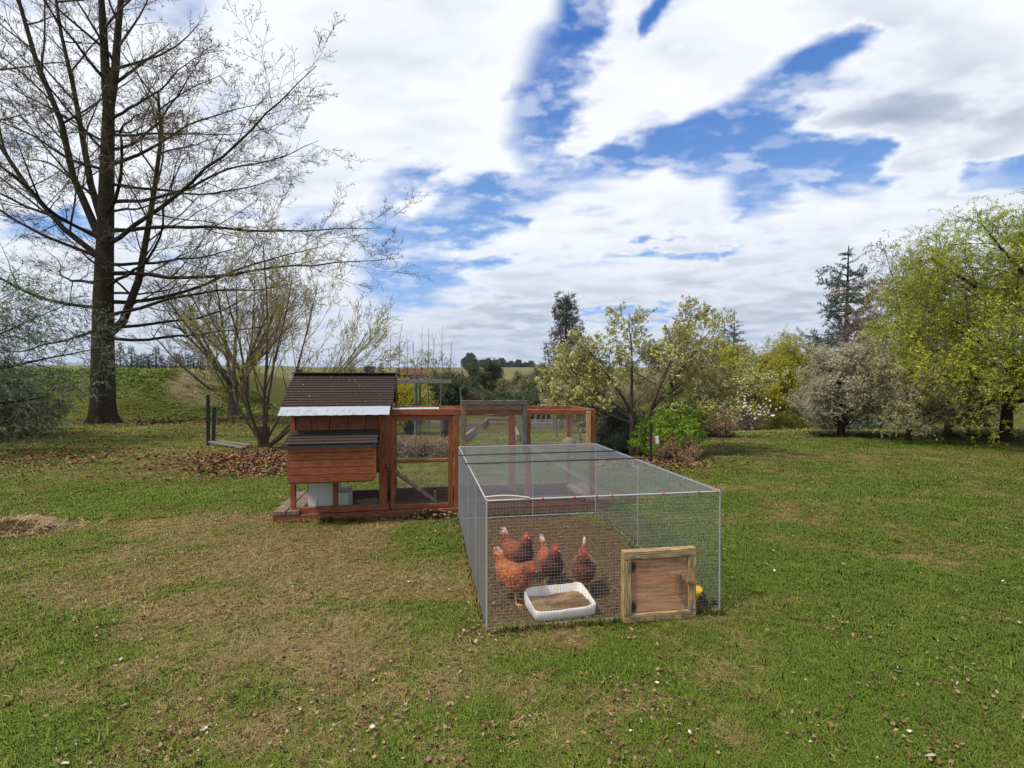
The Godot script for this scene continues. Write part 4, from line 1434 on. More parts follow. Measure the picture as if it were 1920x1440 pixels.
# leaves: sprays set about every tip
func leaf_out(tree: Node3D, tips: Array, mesh: Mesh, mat: Material, per: float, spread: float, cols: Array, size: float, droop := 0.0, called := "crown") -> void:
	var places := []
	var tints := PackedColorArray()
	for q in tips:
		var n := int(per)
		if rng.randf() < per - n: n += 1
		var clump := rf(0.75, 1.25)
		var base: Color = cols[rng.randi() % cols.size()]
		for i in n:
			var p: Vector3 = q[0] + rv() * spread
			var d: Vector3 = (q[1] + rv() * 0.9 - Vector3(0, droop, 0))
			var s := size * rf(0.65, 1.25)
			places.append(Transform3D(aim(d).scaled(Vector3(s, s, s)), p))
			var k := clump * rf(0.8, 1.2)
			tints.append(Color(base.r * k, base.g * k, base.b * k, 1))
	if places:
		scatter(called, mesh, mat, places, tints, tree)

func woody(tree: Node3D, mbs: Array) -> void:
	if mbs[0].v.size(): commit("trunk", mbs[0], mats["bark"], tree)
	if mbs[1].v.size(): commit("branches", mbs[1], mats["twig"], tree, "stuff")

const BARK := Color(0.115, 0.092, 0.062)
var leaf_small: ArrayMesh
var leaf_mid: ArrayMesh
var leaf_round: ArrayMesh
var leaf_curl: ArrayMesh
var leaf_bud: ArrayMesh
var leaf_flower: ArrayMesh
var needle_spray: ArrayMesh
var blob_spray: ArrayMesh

func make_sprays() -> void:
	leaf_small = spray_mesh(9, 0.16, 0.035, 0.013, 0.25)
	leaf_mid = spray_mesh(9, 0.15, 0.05, 0.02, 0.3)
	leaf_round = spray_mesh(9, 0.13, 0.05, 0.036, 0.35)
	leaf_curl = spray_mesh(13, 0.30, 0.055, 0.016, 0.75)
	leaf_bud = spray_mesh(3, 0.05, 0.03, 0.012, 0.2, false)
	leaf_flower = spray_mesh(7, 0.08, 0.06, 0.045, 0.4, false)
	needle_spray = spray_mesh(46, 0.5, 0.13, 0.040, 0.12)
	blob_spray = spray_mesh(12, 0.35, 0.16, 0.08, 0.5, false)

func big_bare_tree() -> void:
	var o := at(-0.800, 16.6, -0.1)
	var tree := thing("bare_tree", "tall bare budding tree with thick straight trunk on the bank", "tree", o)
	var mbs := [MB.new(), MB.new()]
	var col := BARK * 0.95
	var tips := []
	# flared trunk rising to a fork
	var tp := PackedVector3Array([Vector3(0, -0.1, 0), Vector3(0, 0.25, 0), Vector3(0.01, 0.8, 0), Vector3(0.02, 2.2, 0), Vector3(0.05, 4.2, 0.0), Vector3(0.13, 6.2, 0), Vector3(0.2, 8.2, 0), Vector3(0.28, 10.4, 0)])
	var tr := PackedFloat32Array([0.52, 0.42, 0.35, 0.315, 0.28, 0.235, 0.205, 0.16])
	mbs[0].tube(tp, tr, 18, col)
	for i in 7:
		var a := TAU * i / 7.0 + 0.3
		var f := Vector3(cos(a), 0, sin(a))
		mbs[0].tube(PackedVector3Array([f * 0.25 + Vector3(0, 0.5, 0), f * 0.42 + Vector3(0, 0.12, 0), f * 0.66 + Vector3(0, -0.08, 0)]), PackedFloat32Array([0.10, 0.13, 0.06]), 7, col)
	for s in [[Vector3(-0.10, 1, 0.05), 0.15], [Vector3(0.13, 1, -0.05), 0.14]]:
		var c := {"seg": [9, 6, 4, 3, 2], "wob": [0.05, 0.10, 0.14, 0.2, 0.2], "up": [0.03, 0.02, 0.02, 0.03, 0.02], "n": [11, 8, 6, 3], "ang": [0.9, 0.7, 0.75, 0.7], "t0": [0.1, 0.2, 0.15, 0.2], "ratio": [0.55, 0.42, 0.45, 0.5], "rr": 0.42, "sides": [9, 6, 4, 3, 3], "taper": 0.25, "col": col, "rmin": 0.0042, "thick": 0.045}
		grow(mbs, Vector3(0.28, 10.2, 0), s[0], 6.5, s[1], 0, c, tips)
	var c := {"seg": [14, 7, 4, 3, 2], "wob": [0.17, 0.17, 0.18, 0.2, 0.2], "up": [0.022, 0.03, 0.03, 0.03, 0.02], "n": [12, 8, 5, 2], "ang": [0.75, 0.7, 0.75, 0.7], "t0": [0.22, 0.2, 0.15, 0.2], "ratio": [0.40, 0.42, 0.45, 0.5], "rr": 0.40, "sides": [9, 6, 4, 3, 3], "taper": 0.10, "col": col, "rmin": 0.0042, "flat": 0.55, "thick": 0.03}
	# height, heading, length, thickness, rise
	var limbs := [[3.0, 0.15, 6.2, 0.10, -0.10], [3.25, 0.55, 6.4, 0.10, -0.03], [3.6, -0.25, 7.6, 0.11, 0.02], [4.1, 0.3, 8.4, 0.12, 0.06], [4.5, -0.5, 7.2, 0.10, 0.12], [5.0, 0.05, 9.0, 0.125, 0.12], [5.3, 0.8, 6.8, 0.10, 0.10], [5.9, -0.2, 9.4, 0.13, 0.16], [6.4, 0.35, 9.0, 0.12, 0.16], [6.9, -0.65, 7.4, 0.10, 0.2], [7.3, 0.1, 8.0, 0.11, 0.10], [7.9, 0.5, 7.0, 0.09, 0.12], [8.4, -0.3, 7.2, 0.10, 0.14], [9.0, 0.15, 6.6, 0.09, 0.12], [9.5, 0.6, 6.2, 0.08, 0.2], [9.9, -0.2, 6.2, 0.085, 0.25],
		[3.2, 2.9, 5.5, 0.09, -0.05], [3.9, 3.4, 6.5, 0.10, 0.02], [4.6, 2.7, 6.8, 0.10, 0.12], [5.4, 3.5, 6.0, 0.10, 0.3], [6.2, 3.0, 6.6, 0.11, 0.22], [7.2, 2.6, 6.2, 0.10, 0.35], [8.3, 3.3, 5.6, 0.09, 0.3], [9.2, 2.8, 5.2, 0.08, 0.3],
		[4.4, 1.6, 5.5, 0.08, 0.1], [6.0, -1.6, 5.8, 0.09, 0.15], [7.0, 1.7, 5.6, 0.08, 0.2], [8.8, -1.4, 5.0, 0.08, 0.25], [9.6, 1.5, 5.0, 0.07, 0.25]]
	for q in limbs:
		var f: float = q[0]
		var along := spot_on(tp, 0.5)
		for i in tp.size() - 1:
			if f >= tp[i].y and f < tp[i + 1].y:
				along = [tp[i].lerp(tp[i + 1], (f - tp[i].y) / (tp[i + 1].y - tp[i].y))]
		grow(mbs, along[0], Vector3(cos(q[1]), q[4] + rf(-0.05, 0.12), -sin(q[1])), q[2] * rf(0.95, 1.05) * lerpf(1.0, 0.72, ss(6.5, 9.5, f)), q[3] * 0.58, 0, c, tips)
	# steep secondary leaders
	var lead := {"seg": [12, 7, 5, 3, 2], "wob": [0.05, 0.10, 0.14, 0.2, 0.2], "up": [0.05, 0.02, 0.02, 0.03, 0.02], "n": [13, 8, 5, 2], "ang": [0.8, 0.7, 0.7, 0.7], "t0": [0.2, 0.2, 0.15, 0.2], "ratio": [0.36, 0.42, 0.45, 0.5], "rr": 0.42, "sides": [10, 6, 4, 3, 3], "taper": 0.3, "col": col, "rmin": 0.0042, "thick": 0.035}
	for q in [[[Vector3(0.15, 2.9, 0), Vector3(0.66, 3.5, -0.1), Vector3(1.02, 4.8, -0.2), Vector3(1.24, 6.2, -0.2), Vector3(1.55, 7.9, -0.25), Vector3(1.74, 9.6, -0.3), Vector3(1.7, 11.0, -0.3)], 0.145, 0.035],
			[[Vector3(0.05, 6.0, 0), Vector3(-0.30, 7.0, 0.1), Vector3(-0.72, 8.1, 0.15), Vector3(-1.05, 9.8, 0.2), Vector3(-1.75, 11.7, 0.3), Vector3(-2.3, 13.6, 0.3), Vector3(-2.6, 15.2, 0.4)], 0.125, 0.04],
			[[Vector3(0.05, 6.6, 0), Vector3(-0.45, 7.9, -0.2), Vector3(-0.85, 9.4, -0.35), Vector3(-1.15, 11.2, -0.4), Vector3(-1.7, 13.0, -0.5), Vector3(-2.0, 15.0, -0.6)], 0.115, 0.035],
			[[Vector3(0.02, 5.4, 0), Vector3(-0.9, 6.3, 0.3), Vector3(-1.9, 7.6, 0.5), Vector3(-2.9, 9.4, 0.7), Vector3(-3.6, 11.6, 0.9)], 0.10, 0.03]]:
		var pts := PackedVector3Array()
		for p in q[0]: pts.append(p + rv() * 0.06)
		var rad := PackedFloat32Array()
		for k in pts.size(): rad.append(lerpf(q[1], q[2], k / float(pts.size() - 1)))
		mbs[0].tube(pts, rad, 9, col)
		for k in 15:
			var s := spot_on(pts, lerpf(0.2, 1.0, (k + rng.randf()) / 15.0))
			var az := k * 2.4 + rf(-0.5, 0.5)
			grow(mbs, s[0], Vector3(cos(az), rf(0.1, 0.7), sin(az)) + s[1] * 0.5, rf(1.6, 3.4), rf(0.022, 0.036), 1, lead, tips)
	woody(tree, mbs)
	leaf_out(tree, tips, leaf_bud, mats["leaf"], 0.22, 0.05, [Color(0.10, 0.075, 0.03), Color(0.075, 0.055, 0.03), Color(0.12, 0.10, 0.04)], 1.6, 0.0, "buds")

func vase_tree() -> void:   # the budding tree behind the coop
	var tree := thing("budding_tree", "vase-shaped young tree with fresh green shoots beside the coop", "tree", at(-0.487, 11.0, -0.05))
	var mbs := [MB.new(), MB.new()]
	var tips := []
	var col := Color(0.26, 0.215, 0.135)
	var c := {"seg": [9, 7, 5], "wob": [0.11, 0.13, 0.12], "up": [0.025, 0.07, 0.07], "n": [11, 6], "ang": [0.5, 0.45], "t0": [0.2, 0.2], "ratio": [0.50, 0.5], "rr": 0.5, "sides": [8, 5, 3], "taper": 0.25, "col": col, "rmin": 0.0035, "thick": 0.012}
	var bud_tips := []
	for q in [[-0.42, 2.9], [-0.15, 3.5], [0.02, 4.3], [0.28, 3.8], [0.55, 3.7], [0.85, 3.5], [1.15, 3.4], [1.6, 3.2]]:
		var d := Vector3(q[0], 1.0, rf(-0.35, 0.35))
		grow(mbs, Vector3(rf(-0.07, 0.07), 0.0, rf(-0.06, 0.06)), d, q[1], rf(0.026, 0.042), 0, c, tips)
	for i in 6:
		mbs[0].tube(limb_path(Vector3(rf(-0.05, 0.05), 0.0, 0), Vector3(rf(-0.1, 0.12), 1, rf(-0.1, 0.1)), 0.5, 3, 0.05, 0.0), PackedFloat32Array([0.08, 0.065, 0.055, 0.04]), 8, col)
	woody(tree, mbs)
	leaf_out(tree, tips, leaf_small, mats["leaf"], 1.7, 0.06, [Color(0.30, 0.32, 0.07), Color(0.23, 0.27, 0.06), Color(0.36, 0.35, 0.11)], 1.15, -0.3)

func spreading_bare_tree(label: String, o: Vector3, hgt: float, lean: float) -> void:
	var tree := thing("bare_orchard_tree", label, "tree", o, 0.0, "bare spreading trees behind the fence")
	var mbs := [MB.new(), MB.new()]
	var tips := []
	var col := Color(0.25, 0.205, 0.155)
	mbs[0].tube(PackedVector3Array([Vector3(0, -0.15, 0), Vector3(0, 0.3, 0), Vector3(0.02, hgt * 0.22, 0)]), PackedFloat32Array([0.26, 0.20, 0.17]), 12, col)
	var c := {"seg": [9, 6, 4, 3], "wob": [0.08, 0.11, 0.14, 0.2], "up": [0.035, 0.06, 0.06, 0.05], "n": [11, 8, 4], "ang": [0.6, 0.6, 0.6], "t0": [0.25, 0.2, 0.2], "ratio": [0.5, 0.5, 0.5], "rr": 0.42, "sides": [8, 5, 3, 3], "taper": 0.2, "col": col, "rmin": 0.005, "thick": 0.03}
	for i in 9:
		var a := TAU * i / 9.0 + rf(-0.2, 0.2)
		var k := rf(0.5, 1.1)
		grow(mbs, Vector3(0.02, hgt * rf(0.14, 0.22), 0), Vector3(cos(a) * k + lean, 1.0, sin(a) * k * 0.7), hgt * rf(0.75, 0.95), rf(0.06, 0.09), 0, c, tips)
	grow(mbs, Vector3(0, 0.5, 0.05), Vector3(-1.0, 0.75, 0.3), hgt * 0.75, 0.06, 0, c, tips)
	woody(tree, mbs)

func plum_tree() -> void:
	var tree := thing("blossoming_fruit_tree", "spreading fruit tree with pale green new leaves beyond the run", "tree", at(0.238, 10.3, -0.05))
	var mbs := [MB.new(), MB.new()]
	var tips := []
	var col := Color(0.25, 0.205, 0.15)
	var c := {"seg": [9, 6, 4, 3], "wob": [0.11, 0.14, 0.16, 0.2], "up": [0.03, 0.05, 0.03, 0.0], "n": [9, 6, 3], "ang": [0.75, 0.7, 0.7], "t0": [0.25, 0.2, 0.2], "ratio": [0.5, 0.5, 0.5], "rr": 0.45, "sides": [8, 6, 4, 3], "taper": 0.25, "col": col, "rmin": 0.004, "thick": 0.02}
	mbs[0].tube(PackedVector3Array([Vector3(0, -0.1, 0), Vector3(-0.02, 0.4, 0), Vector3(-0.04, 0.95, 0)]), PackedFloat32Array([0.10, 0.072, 0.062]), 10, col)
	mbs[0].tube(PackedVector3Array([Vector3(0.05, 0.0, 0.05), Vector3(0.16, 0.5, 0.05), Vector3(0.33, 1.0, 0.05)]), PackedFloat32Array([0.07, 0.05, 0.042]), 9, col)
	for q in [[Vector3(-0.04, 0.8, 0), Vector3(-1.2, 0.75, 0.1), 2.2], [Vector3(-0.04, 0.85, 0), Vector3(-0.9, 0.7, -0.6), 2.1], [Vector3(-0.04, 0.9, 0), Vector3(-0.5, 1, 0.5), 2.1], [Vector3(-0.04, 0.95, 0), Vector3(-0.1, 1, -0.2), 2.2], [Vector3(0.33, 1, 0.05), Vector3(0.35, 1, 0.4), 2.3], [Vector3(0.33, 1, 0.05), Vector3(0.8, 0.95, -0.2), 2.4], [Vector3(0.3, 0.9, 0.05), Vector3(1.2, 0.55, 0.25), 2.5], [Vector3(0.33, 1, 0.05), Vector3(0.9, 0.6, -0.7), 2.3], [Vector3(-0.04, 0.7, 0), Vector3(-1.1, 0.35, 0.4), 1.9], [Vector3(0.2, 0.6, 0.05), Vector3(1.0, 0.4, 0.6), 1.8], [Vector3(-0.04, 0.75, 0), Vector3(-1.3, 0.5, -0.3), 2.2], [Vector3(0.3, 0.8, 0.05), Vector3(1.2, 0.35, -0.3), 2.4]]:
		grow(mbs, q[0], q[1], q[2] * 0.84, 0.034, 0, c, tips)
	woody(tree, mbs)
	leaf_out(tree, tips, leaf_round, mats["leaf"], 1.35, 0.07, [Color(0.42, 0.42, 0.15), Color(0.34, 0.36, 0.13), Color(0.48, 0.46, 0.22), Color(0.28, 0.29, 0.10)], 0.80, -0.2)

func bush(called: String, label: String, cat: String, o: Vector3, w: float, h: float, leaf: ArrayMesh, cols: Array, size: float, per: float, stems := 14, group := "", mat := "leaf", droop := -0.1, bark := Color(0.12, 0.095, 0.07), depth := 1.0) -> Node3D:
	var t := thing(called, label, cat, o, 0.0, group)
	var mbs := [MB.new(), MB.new()]
	var tips := []
	var c := {"seg": [6, 4, 3], "wob": [0.09, 0.13, 0.2], "up": [0.02, 0.03, 0.0], "n": [8, 5], "ang": [0.65, 0.75], "t0": [0.2, 0.25], "ratio": [0.5, 0.5], "rr": 0.5, "sides": [6, 4, 3], "taper": 0.3, "col": bark, "rmin": 0.003 + h * 0.0006, "thick": 0.012 + h * 0.002}
	for i in stems:
		var a := TAU * i / stems + rf(-0.3, 0.3)
		var k := sqrt(rng.randf()) * 1.05
		var tip := Vector3(cos(a) * k * w * 0.5, h * lerpf(1.0, 0.45, k * k) * rf(0.85, 1.05), sin(a) * k * w * 0.5 * depth)
		var root := Vector3(cos(a), 0, sin(a)) * w * 0.05 * k
		grow(mbs, root, (tip - root).normalized() - Vector3(0, 0.06, 0), (tip - root).length() * 0.95, 0.012 + h * 0.008, 0, c, tips)
	woody(t, mbs)
	leaf_out(t, tips, leaf, mats[mat], per, minf(w, h) * 0.045 + 0.02, cols, size, droop)
	return t

func crowned_tree(called: String, label: String, o: Vector3, w: float, h: float, clear: float, leaf: ArrayMesh, cols: Array, size: float, per: float, trunk_r: float, group := "", mat := "leaf", droop := 0.0, bark := BARK, limbs := 12, lean := Vector3.ZERO) -> Node3D:
	var t := thing(called, label, "tree", o, 0.0, group)
	var mbs := [MB.new(), MB.new()]
	var tips := []
	var top := Vector3(lean.x, h * 0.7, lean.z)
	var tp := PackedVector3Array([Vector3(0, -0.2, 0), Vector3(0, clear * 0.3, 0) + lean * 0.05, Vector3(0, clear, 0) + lean * 0.3, top])
	mbs[0].tube(tp, PackedFloat32Array([trunk_r * 1.35, trunk_r, trunk_r * 0.85, trunk_r * 0.25]), 10, bark)
	var c := {"seg": [7, 5, 3], "wob": [0.10, 0.15, 0.2], "up": [0.02, -0.01 - droop * 0.05, -droop * 0.15], "n": [9, 6], "ang": [0.7, 0.75], "t0": [0.25, 0.2], "ratio": [0.5, 0.55], "rr": 0.5, "sides": [7, 4, 3], "taper": 0.25, "col": bark, "rmin": 0.004 + h * 0.0005, "thick": 0.02 + h * 0.002}
	for i in limbs:
		var q := float(i) / limbs
		var y := lerpf(clear * 0.8, h * 0.66, q)
		var a := i * 2.4 + rf(-0.3, 0.3)
		var reach := w * 0.5 * sqrt(maxf(0.15, 1.0 - pow(q * 1.1 - 0.25, 2.0))) * rf(0.8, 1.1)
		var rise := lerpf(h * 0.12, h * 0.32, q) * rf(0.7, 1.2)
		var b := lean * (y / h) + Vector3(0, y, 0)
		var d := Vector3(cos(a) * reach, rise, sin(a) * reach)
		grow(mbs, b, d.normalized(), d.length(), trunk_r * lerpf(0.5, 0.22, q), 0, c, tips)
	woody(t, mbs)
	leaf_out(t, tips, leaf, mats[mat], per, w * 0.035 + 0.03, cols, size, droop)
	return t

func conifer(called: String, label: String, o: Vector3, w: float, h: float, tiers: int, cols: Array, group := "", open := 0.0, rise := 0.1) -> Node3D:
	var t := thing(called, label, "tree", o, 0.0, group)
	var trunk := MB.new()
	var col := Color(0.075, 0.06, 0.05)
	trunk.tube(PackedVector3Array([Vector3(0, -0.2, 0), Vector3(0, h * 0.5, 0), Vector3(h * 0.01, h, 0)]), PackedFloat32Array([0.02 * h, 0.012 * h, 0.002 * h]), 8, col)
	var tips := []
	var crest := []
	var tw := MB.new()
	for i in tiers:
		var q := (i + 0.3) / tiers
		var y := h * lerpf(0.06, 0.985, q)
		var reach := w * 0.5 * pow(1.0 - q, 0.85) + w * 0.02
		var n := 6 if q < 0.8 else 4
		for k in n:
			var a := TAU * (k + rf(-0.25, 0.25)) / n + i * 0.9
			var l := reach * rf(0.65, 1.15) * (1.0 if rng.randf() > open * 0.4 else 0.45)
			var pts := limb_path(Vector3(0, y + rf(-0.35, 0.35) * h / tiers, 0), Vector3(cos(a), rise - 0.25 * (1.0 - q), sin(a)), l, 5, 0.06, 0.05)
			tw.tube(pts, PackedFloat32Array([0.004 * h, 0.0035 * h, 0.003 * h, 0.0022 * h, 0.0015 * h, 0.0006 * h]), 4, col)
			var m := int(maxf(3.0, l / w * 34.0))
			for s in m:
				if rng.randf() < open * 0.25: continue
				var sp := spot_on(pts, lerpf(0.2, 1.0, (s + rng.randf()) / m))
				var side: Vector3 = sp[1].cross(Vector3.UP).normalized() * (1.0 if s % 2 == 0 else -1.0)
				(crest if q > 0.84 else tips).append([sp[0], sp[1] + side * rf(0.2, 1.1)])
	commit("trunk", trunk, mats["bark"], t)
	commit("branches", tw, mats["twig"], t, "stuff")
	leaf_out(t, tips, needle_spray, mats["needle"], 1.3 + 0.6 * (1.0 - open), 0.012 * w, cols, w * 0.165, 0.1, "needles")
	leaf_out(t, crest, needle_spray, mats["needle"], 1.2, 0.006 * w, cols, w * 0.10, 0.0, "needles")
	return t

func cone_tree(called: String, label: String, o: Vector3, w: float, h: float, cols: Array, group := "") -> Node3D:   # a far dense conifer
	var t := thing(called, label, "tree", o, 0.0, group)
	var trunk := MB.new()
	trunk.tube(PackedVector3Array([Vector3(0, -0.3, 0), Vector3(0, h * 0.6, 0), Vector3(0, h * 0.97, 0)]), PackedFloat32Array([0.025 * h, 0.015 * h, 0.004 * h]), 7, Color(0.07, 0.055, 0.045))
	commit("trunk", trunk, mats["bark"], t)
	var tips := []
	for i in 420:
		var q := pow(rng.randf(), 0.75)
		var y := h * lerpf(0.05, 1.0, 1.0 - q * 0.98)
		var r := w * 0.5 * pow(q, 0.8) * rf(0.35, 1.1)
		var a := rf(0, TAU)
		tips.append([Vector3(cos(a) * r, y, sin(a) * r), Vector3(cos(a), rf(-0.3, 0.5), sin(a))])
	leaf_out(t, tips, blob_spray, mats["needle"], 1.0, 0.1, cols, w * 0.26, 0.1, "needles")
	return t

func copy(src: Node3D, o: Vector3, turn: float, size: Vector3, label: String) -> Node3D:
	var c: Node3D = src.duplicate()
	c.name = numbered(src.name.rstrip("0123456789").trim_suffix("_"))
	add_child(c)
	c.position = o
	c.rotation.y = turn
	c.scale = size
	c.set_meta("label", label)
	return c

func right_side_trees() -> void:
	var lime := [Color(0.35, 0.41, 0.045), Color(0.29, 0.37, 0.045), Color(0.42, 0.45, 0.06), Color(0.22, 0.30, 0.042)]
	crowned_tree("willow_tree", "large yellow-green curly willow with slim trunk at the lawn's edge", at(0.965, 12.2), 5.8, 4.8, 1.15, leaf_curl, lime, 1.05, 3.6, 0.12, "", "leaf", 0.55, BARK, 20, Vector3(0.4, 0, -0.2))
	crowned_tree("willow_tree", "yellow-green curly willow rising tallest, its thick low limb reaching over the lawn", at(1.09, 11.4), 6.4, 5.9, 0.8, leaf_curl, lime, 1.05, 3.9, 0.17, "", "leaf", 0.5, BARK, 20, Vector3(-0.9, 0, 0.1))
	var silver := [Color(0.50, 0.50, 0.35), Color(0.42, 0.43, 0.29), Color(0.56, 0.54, 0.40), Color(0.33, 0.34, 0.22)]
	crowned_tree("olive_tree", "dense silver-grey rounded olive tree standing on the lawn", at(0.643, 13.2), 1.95, 2.4, 0.3, leaf_mid, silver, 0.80, 4.6, 0.09, "", "leaf", -0.2, BARK, 22)
	crowned_tree("olive_tree", "looser grey-green olive tree between dense olive and willow", at(0.775, 12.3), 2.5, 2.5, 0.28, leaf_mid, [Color(0.36, 0.37, 0.17), Color(0.30, 0.32, 0.15), Color(0.42, 0.42, 0.26)], 0.85, 2.8, 0.06, "", "leaf", 0.1, BARK, 14)
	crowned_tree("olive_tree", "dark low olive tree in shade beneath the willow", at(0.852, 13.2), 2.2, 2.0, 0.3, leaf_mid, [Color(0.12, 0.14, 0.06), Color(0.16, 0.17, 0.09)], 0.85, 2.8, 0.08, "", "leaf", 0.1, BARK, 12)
	var brown := crowned_tree("birch_tree", "brown drooping-twigged birch rising behind the curly willow", at(0.775, 21.0), 5.2, 8.0, 3.0, leaf_small, [Color(0.17, 0.11, 0.085), Color(0.21, 0.14, 0.10)], 1.9, 1.6, 0.13, "", "dry_leaf", 1.1, Color(0.16, 0.13, 0.12), 18)
	brown.scale.y = 1.02
	crowned_tree("willow_tree", "broad golden-green weeping willow far behind the lawn", at(0.505, 31.0), 7.4, 5.0, 0.9, leaf_curl, [Color(0.42, 0.40, 0.035), Color(0.36, 0.36, 0.035), Color(0.29, 0.30, 0.03)], 2.0, 5.5, 0.24, "", "leaf", 1.0, Color(0.06, 0.045, 0.035), 20)
	crowned_tree("willow_tree", "smaller golden willow at the magnolia side of the broad one", at(0.462, 30.0), 3.4, 4.3, 1.0, leaf_curl, [Color(0.40, 0.37, 0.035), Color(0.32, 0.32, 0.035)], 1.9, 4.2, 0.12, "", "leaf", 0.9, Color(0.06, 0.045, 0.035), 12)
	var blue := [Color(0.085, 0.14, 0.115), Color(0.06, 0.10, 0.085), Color(0.12, 0.175, 0.145)]
	conifer("cedar_tree", "open blue-green cedar spire above the silver olive", at(0.652, 29.0), 7.6, 10.5, 15, blue, "", 0.75, 0.16)
	conifer("cedar_tree", "short dark cedar crowded behind the silver olive", at(0.612, 30.0), 3.2, 5.2, 13, blue, "", 0.3, 0.1)
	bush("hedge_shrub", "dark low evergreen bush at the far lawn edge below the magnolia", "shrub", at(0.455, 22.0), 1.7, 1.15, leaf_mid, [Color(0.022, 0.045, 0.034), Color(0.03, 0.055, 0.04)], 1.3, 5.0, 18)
	bush("low_shrub", "low yellow-green shrub beside the dense silver olive", "shrub", at(0.535, 17.5), 1.5, 0.75, leaf_small, [Color(0.17, 0.19, 0.03), Color(0.13, 0.16, 0.025)], 1.2, 3.0, 14)
	bush("low_shrub", "low rounded green shrub below the far golden willow", "shrub", at(0.555, 20.5), 1.6, 0.9, leaf_small, [Color(0.15, 0.16, 0.03), Color(0.10, 0.12, 0.022)], 1.4, 3.0, 14)
	# behind the fruit tree
	bush("magnolia_bush", "brown-twigged magnolia carrying white blossoms behind the fruit tree", "tree", at(0.405, 19.0), 4.2, 2.4, leaf_flower, [Color(0.80, 0.76, 0.71), Color(0.86, 0.83, 0.78)], 0.9, 0.3, 22, "", "leaf", -0.5, Color(0.14, 0.095, 0.075))
	bush("bare_shrub", "dense bare brown shrub at the foot of the magnolia", "shrub", at(0.42, 17.5), 2.8, 1.25, leaf_bud, [Color(0.20, 0.12, 0.08)], 1.2, 0.3, 16, "", "dry_leaf", -0.3, Color(0.15, 0.10, 0.08))
	crowned_tree("brown_tree", "rounded brown-green tree directly behind the fruit tree", at(0.31, 22.0), 3.6, 4.1, 0.8, leaf_mid, [Color(0.19, 0.165, 0.07), Color(0.24, 0.20, 0.085)], 1.4, 3.4, 0.13, "", "leaf", 0.2)
	conifer("spruce_tree", "tallest dark spruce behind the fruit tree", at(0.432, 38.0), 3.6, 8.3, 16, blue, "", 0.35, 0.1)
	conifer("spruce_tree", "second dark spruce nearer the eucalypt, with broad base", at(0.413, 36.0), 4.2, 6.9, 14, blue, "", 0.2, 0.1)
	bush("green_shrub", "bright green leafy shrub at the foot of the fruit tree", "shrub", at(0.315, 9.9), 1.15, 1.22, leaf_mid, [Color(0.20, 0.33, 0.03), Color(0.15, 0.26, 0.028), Color(0.26, 0.38, 0.045)], 0.75, 2.4, 16)
	bush("grey_shrub", "dark silver-green shrub between the run and the fruit tree", "shrub", at(0.212, 10.9), 1.1, 0.85, leaf_small, [Color(0.15, 0.185, 0.13), Color(0.09, 0.12, 0.075), Color(0.22, 0.25, 0.19)], 0.95, 4.0, 16)
	bush("dry_clump", "pale dry grass clump at the lawn's edge below the magnolia", "dry grass", at(0.392, 13.4), 1.1, 0.45, leaf_small, [Color(0.34, 0.26, 0.17), Color(0.26, 0.19, 0.12)], 1.1, 2.0, 26, "", "dry_leaf", -0.8, Color(0.30, 0.22, 0.14))
	bush("dry_clump", "brown dry stalks under the bright green shrub", "dry grass", at(0.325, 9.4), 0.8, 0.34, leaf_small, [Color(0.34, 0.25, 0.15), Color(0.26, 0.18, 0.11)], 0.8, 1.0, 14, "", "dry_leaf", -0.8, Color(0.2, 0.15, 0.1))

func left_side_trees() -> void:
	spreading_bare_tree("bare spreading tree with pale trunk behind the dark fence posts", at(-0.545, 20.5), 5.4, 0.1)
	spreading_bare_tree("bare spreading tree standing behind the other bare tree, trunk leaning", at(-0.522, 24.5), 5.2, 0.15)
	var sil := [Color(0.18, 0.24, 0.14), Color(0.12, 0.17, 0.09), Color(0.25, 0.30, 0.20), Color(0.075, 0.11, 0.06)]
	crowned_tree("silver_leaf_tree", "grey-green small-leaved evergreen whose boughs overhang the bank", at(-1.22, 10.2), 6.4, 4.2, 0.9, leaf_small, sil, 1.3, 5.5, 0.09, "", "leaf", 0.5, Color(0.045, 0.036, 0.028), 18)
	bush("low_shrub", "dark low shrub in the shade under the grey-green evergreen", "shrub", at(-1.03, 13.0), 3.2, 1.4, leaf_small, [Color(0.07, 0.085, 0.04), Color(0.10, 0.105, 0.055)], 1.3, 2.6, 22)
	# belt of conifers over the bank
	var dark := [Color(0.030, 0.045, 0.028), Color(0.022, 0.034, 0.022), Color(0.042, 0.055, 0.032)]
	var proto := cone_tree("belt_conifer", "dark far conifer in the shelter belt over the bank, nearest the big trunk", at(-0.765, 118.0), 4.6, 8.0, dark, "conifers in the far shelter belt")
	var words := ["short", "tall", "narrow", "broad", "slim pointed", "squat", "medium", "leaning-topped", "ragged", "rounded", "thin", "full", "dense", "uneven"]
	for i in 14:
		var r := -0.745 + 0.0125 * i + rf(-0.003, 0.003)
		copy(proto, at(r, 116.0 + rf(-4, 4)), rf(0, 6), Vector3(rf(0.85, 1.3), rf(0.62, 0.98), 1.0), "%s dark far conifer, number %d along the shelter belt from the big trunk" % [words[i], i + 2])

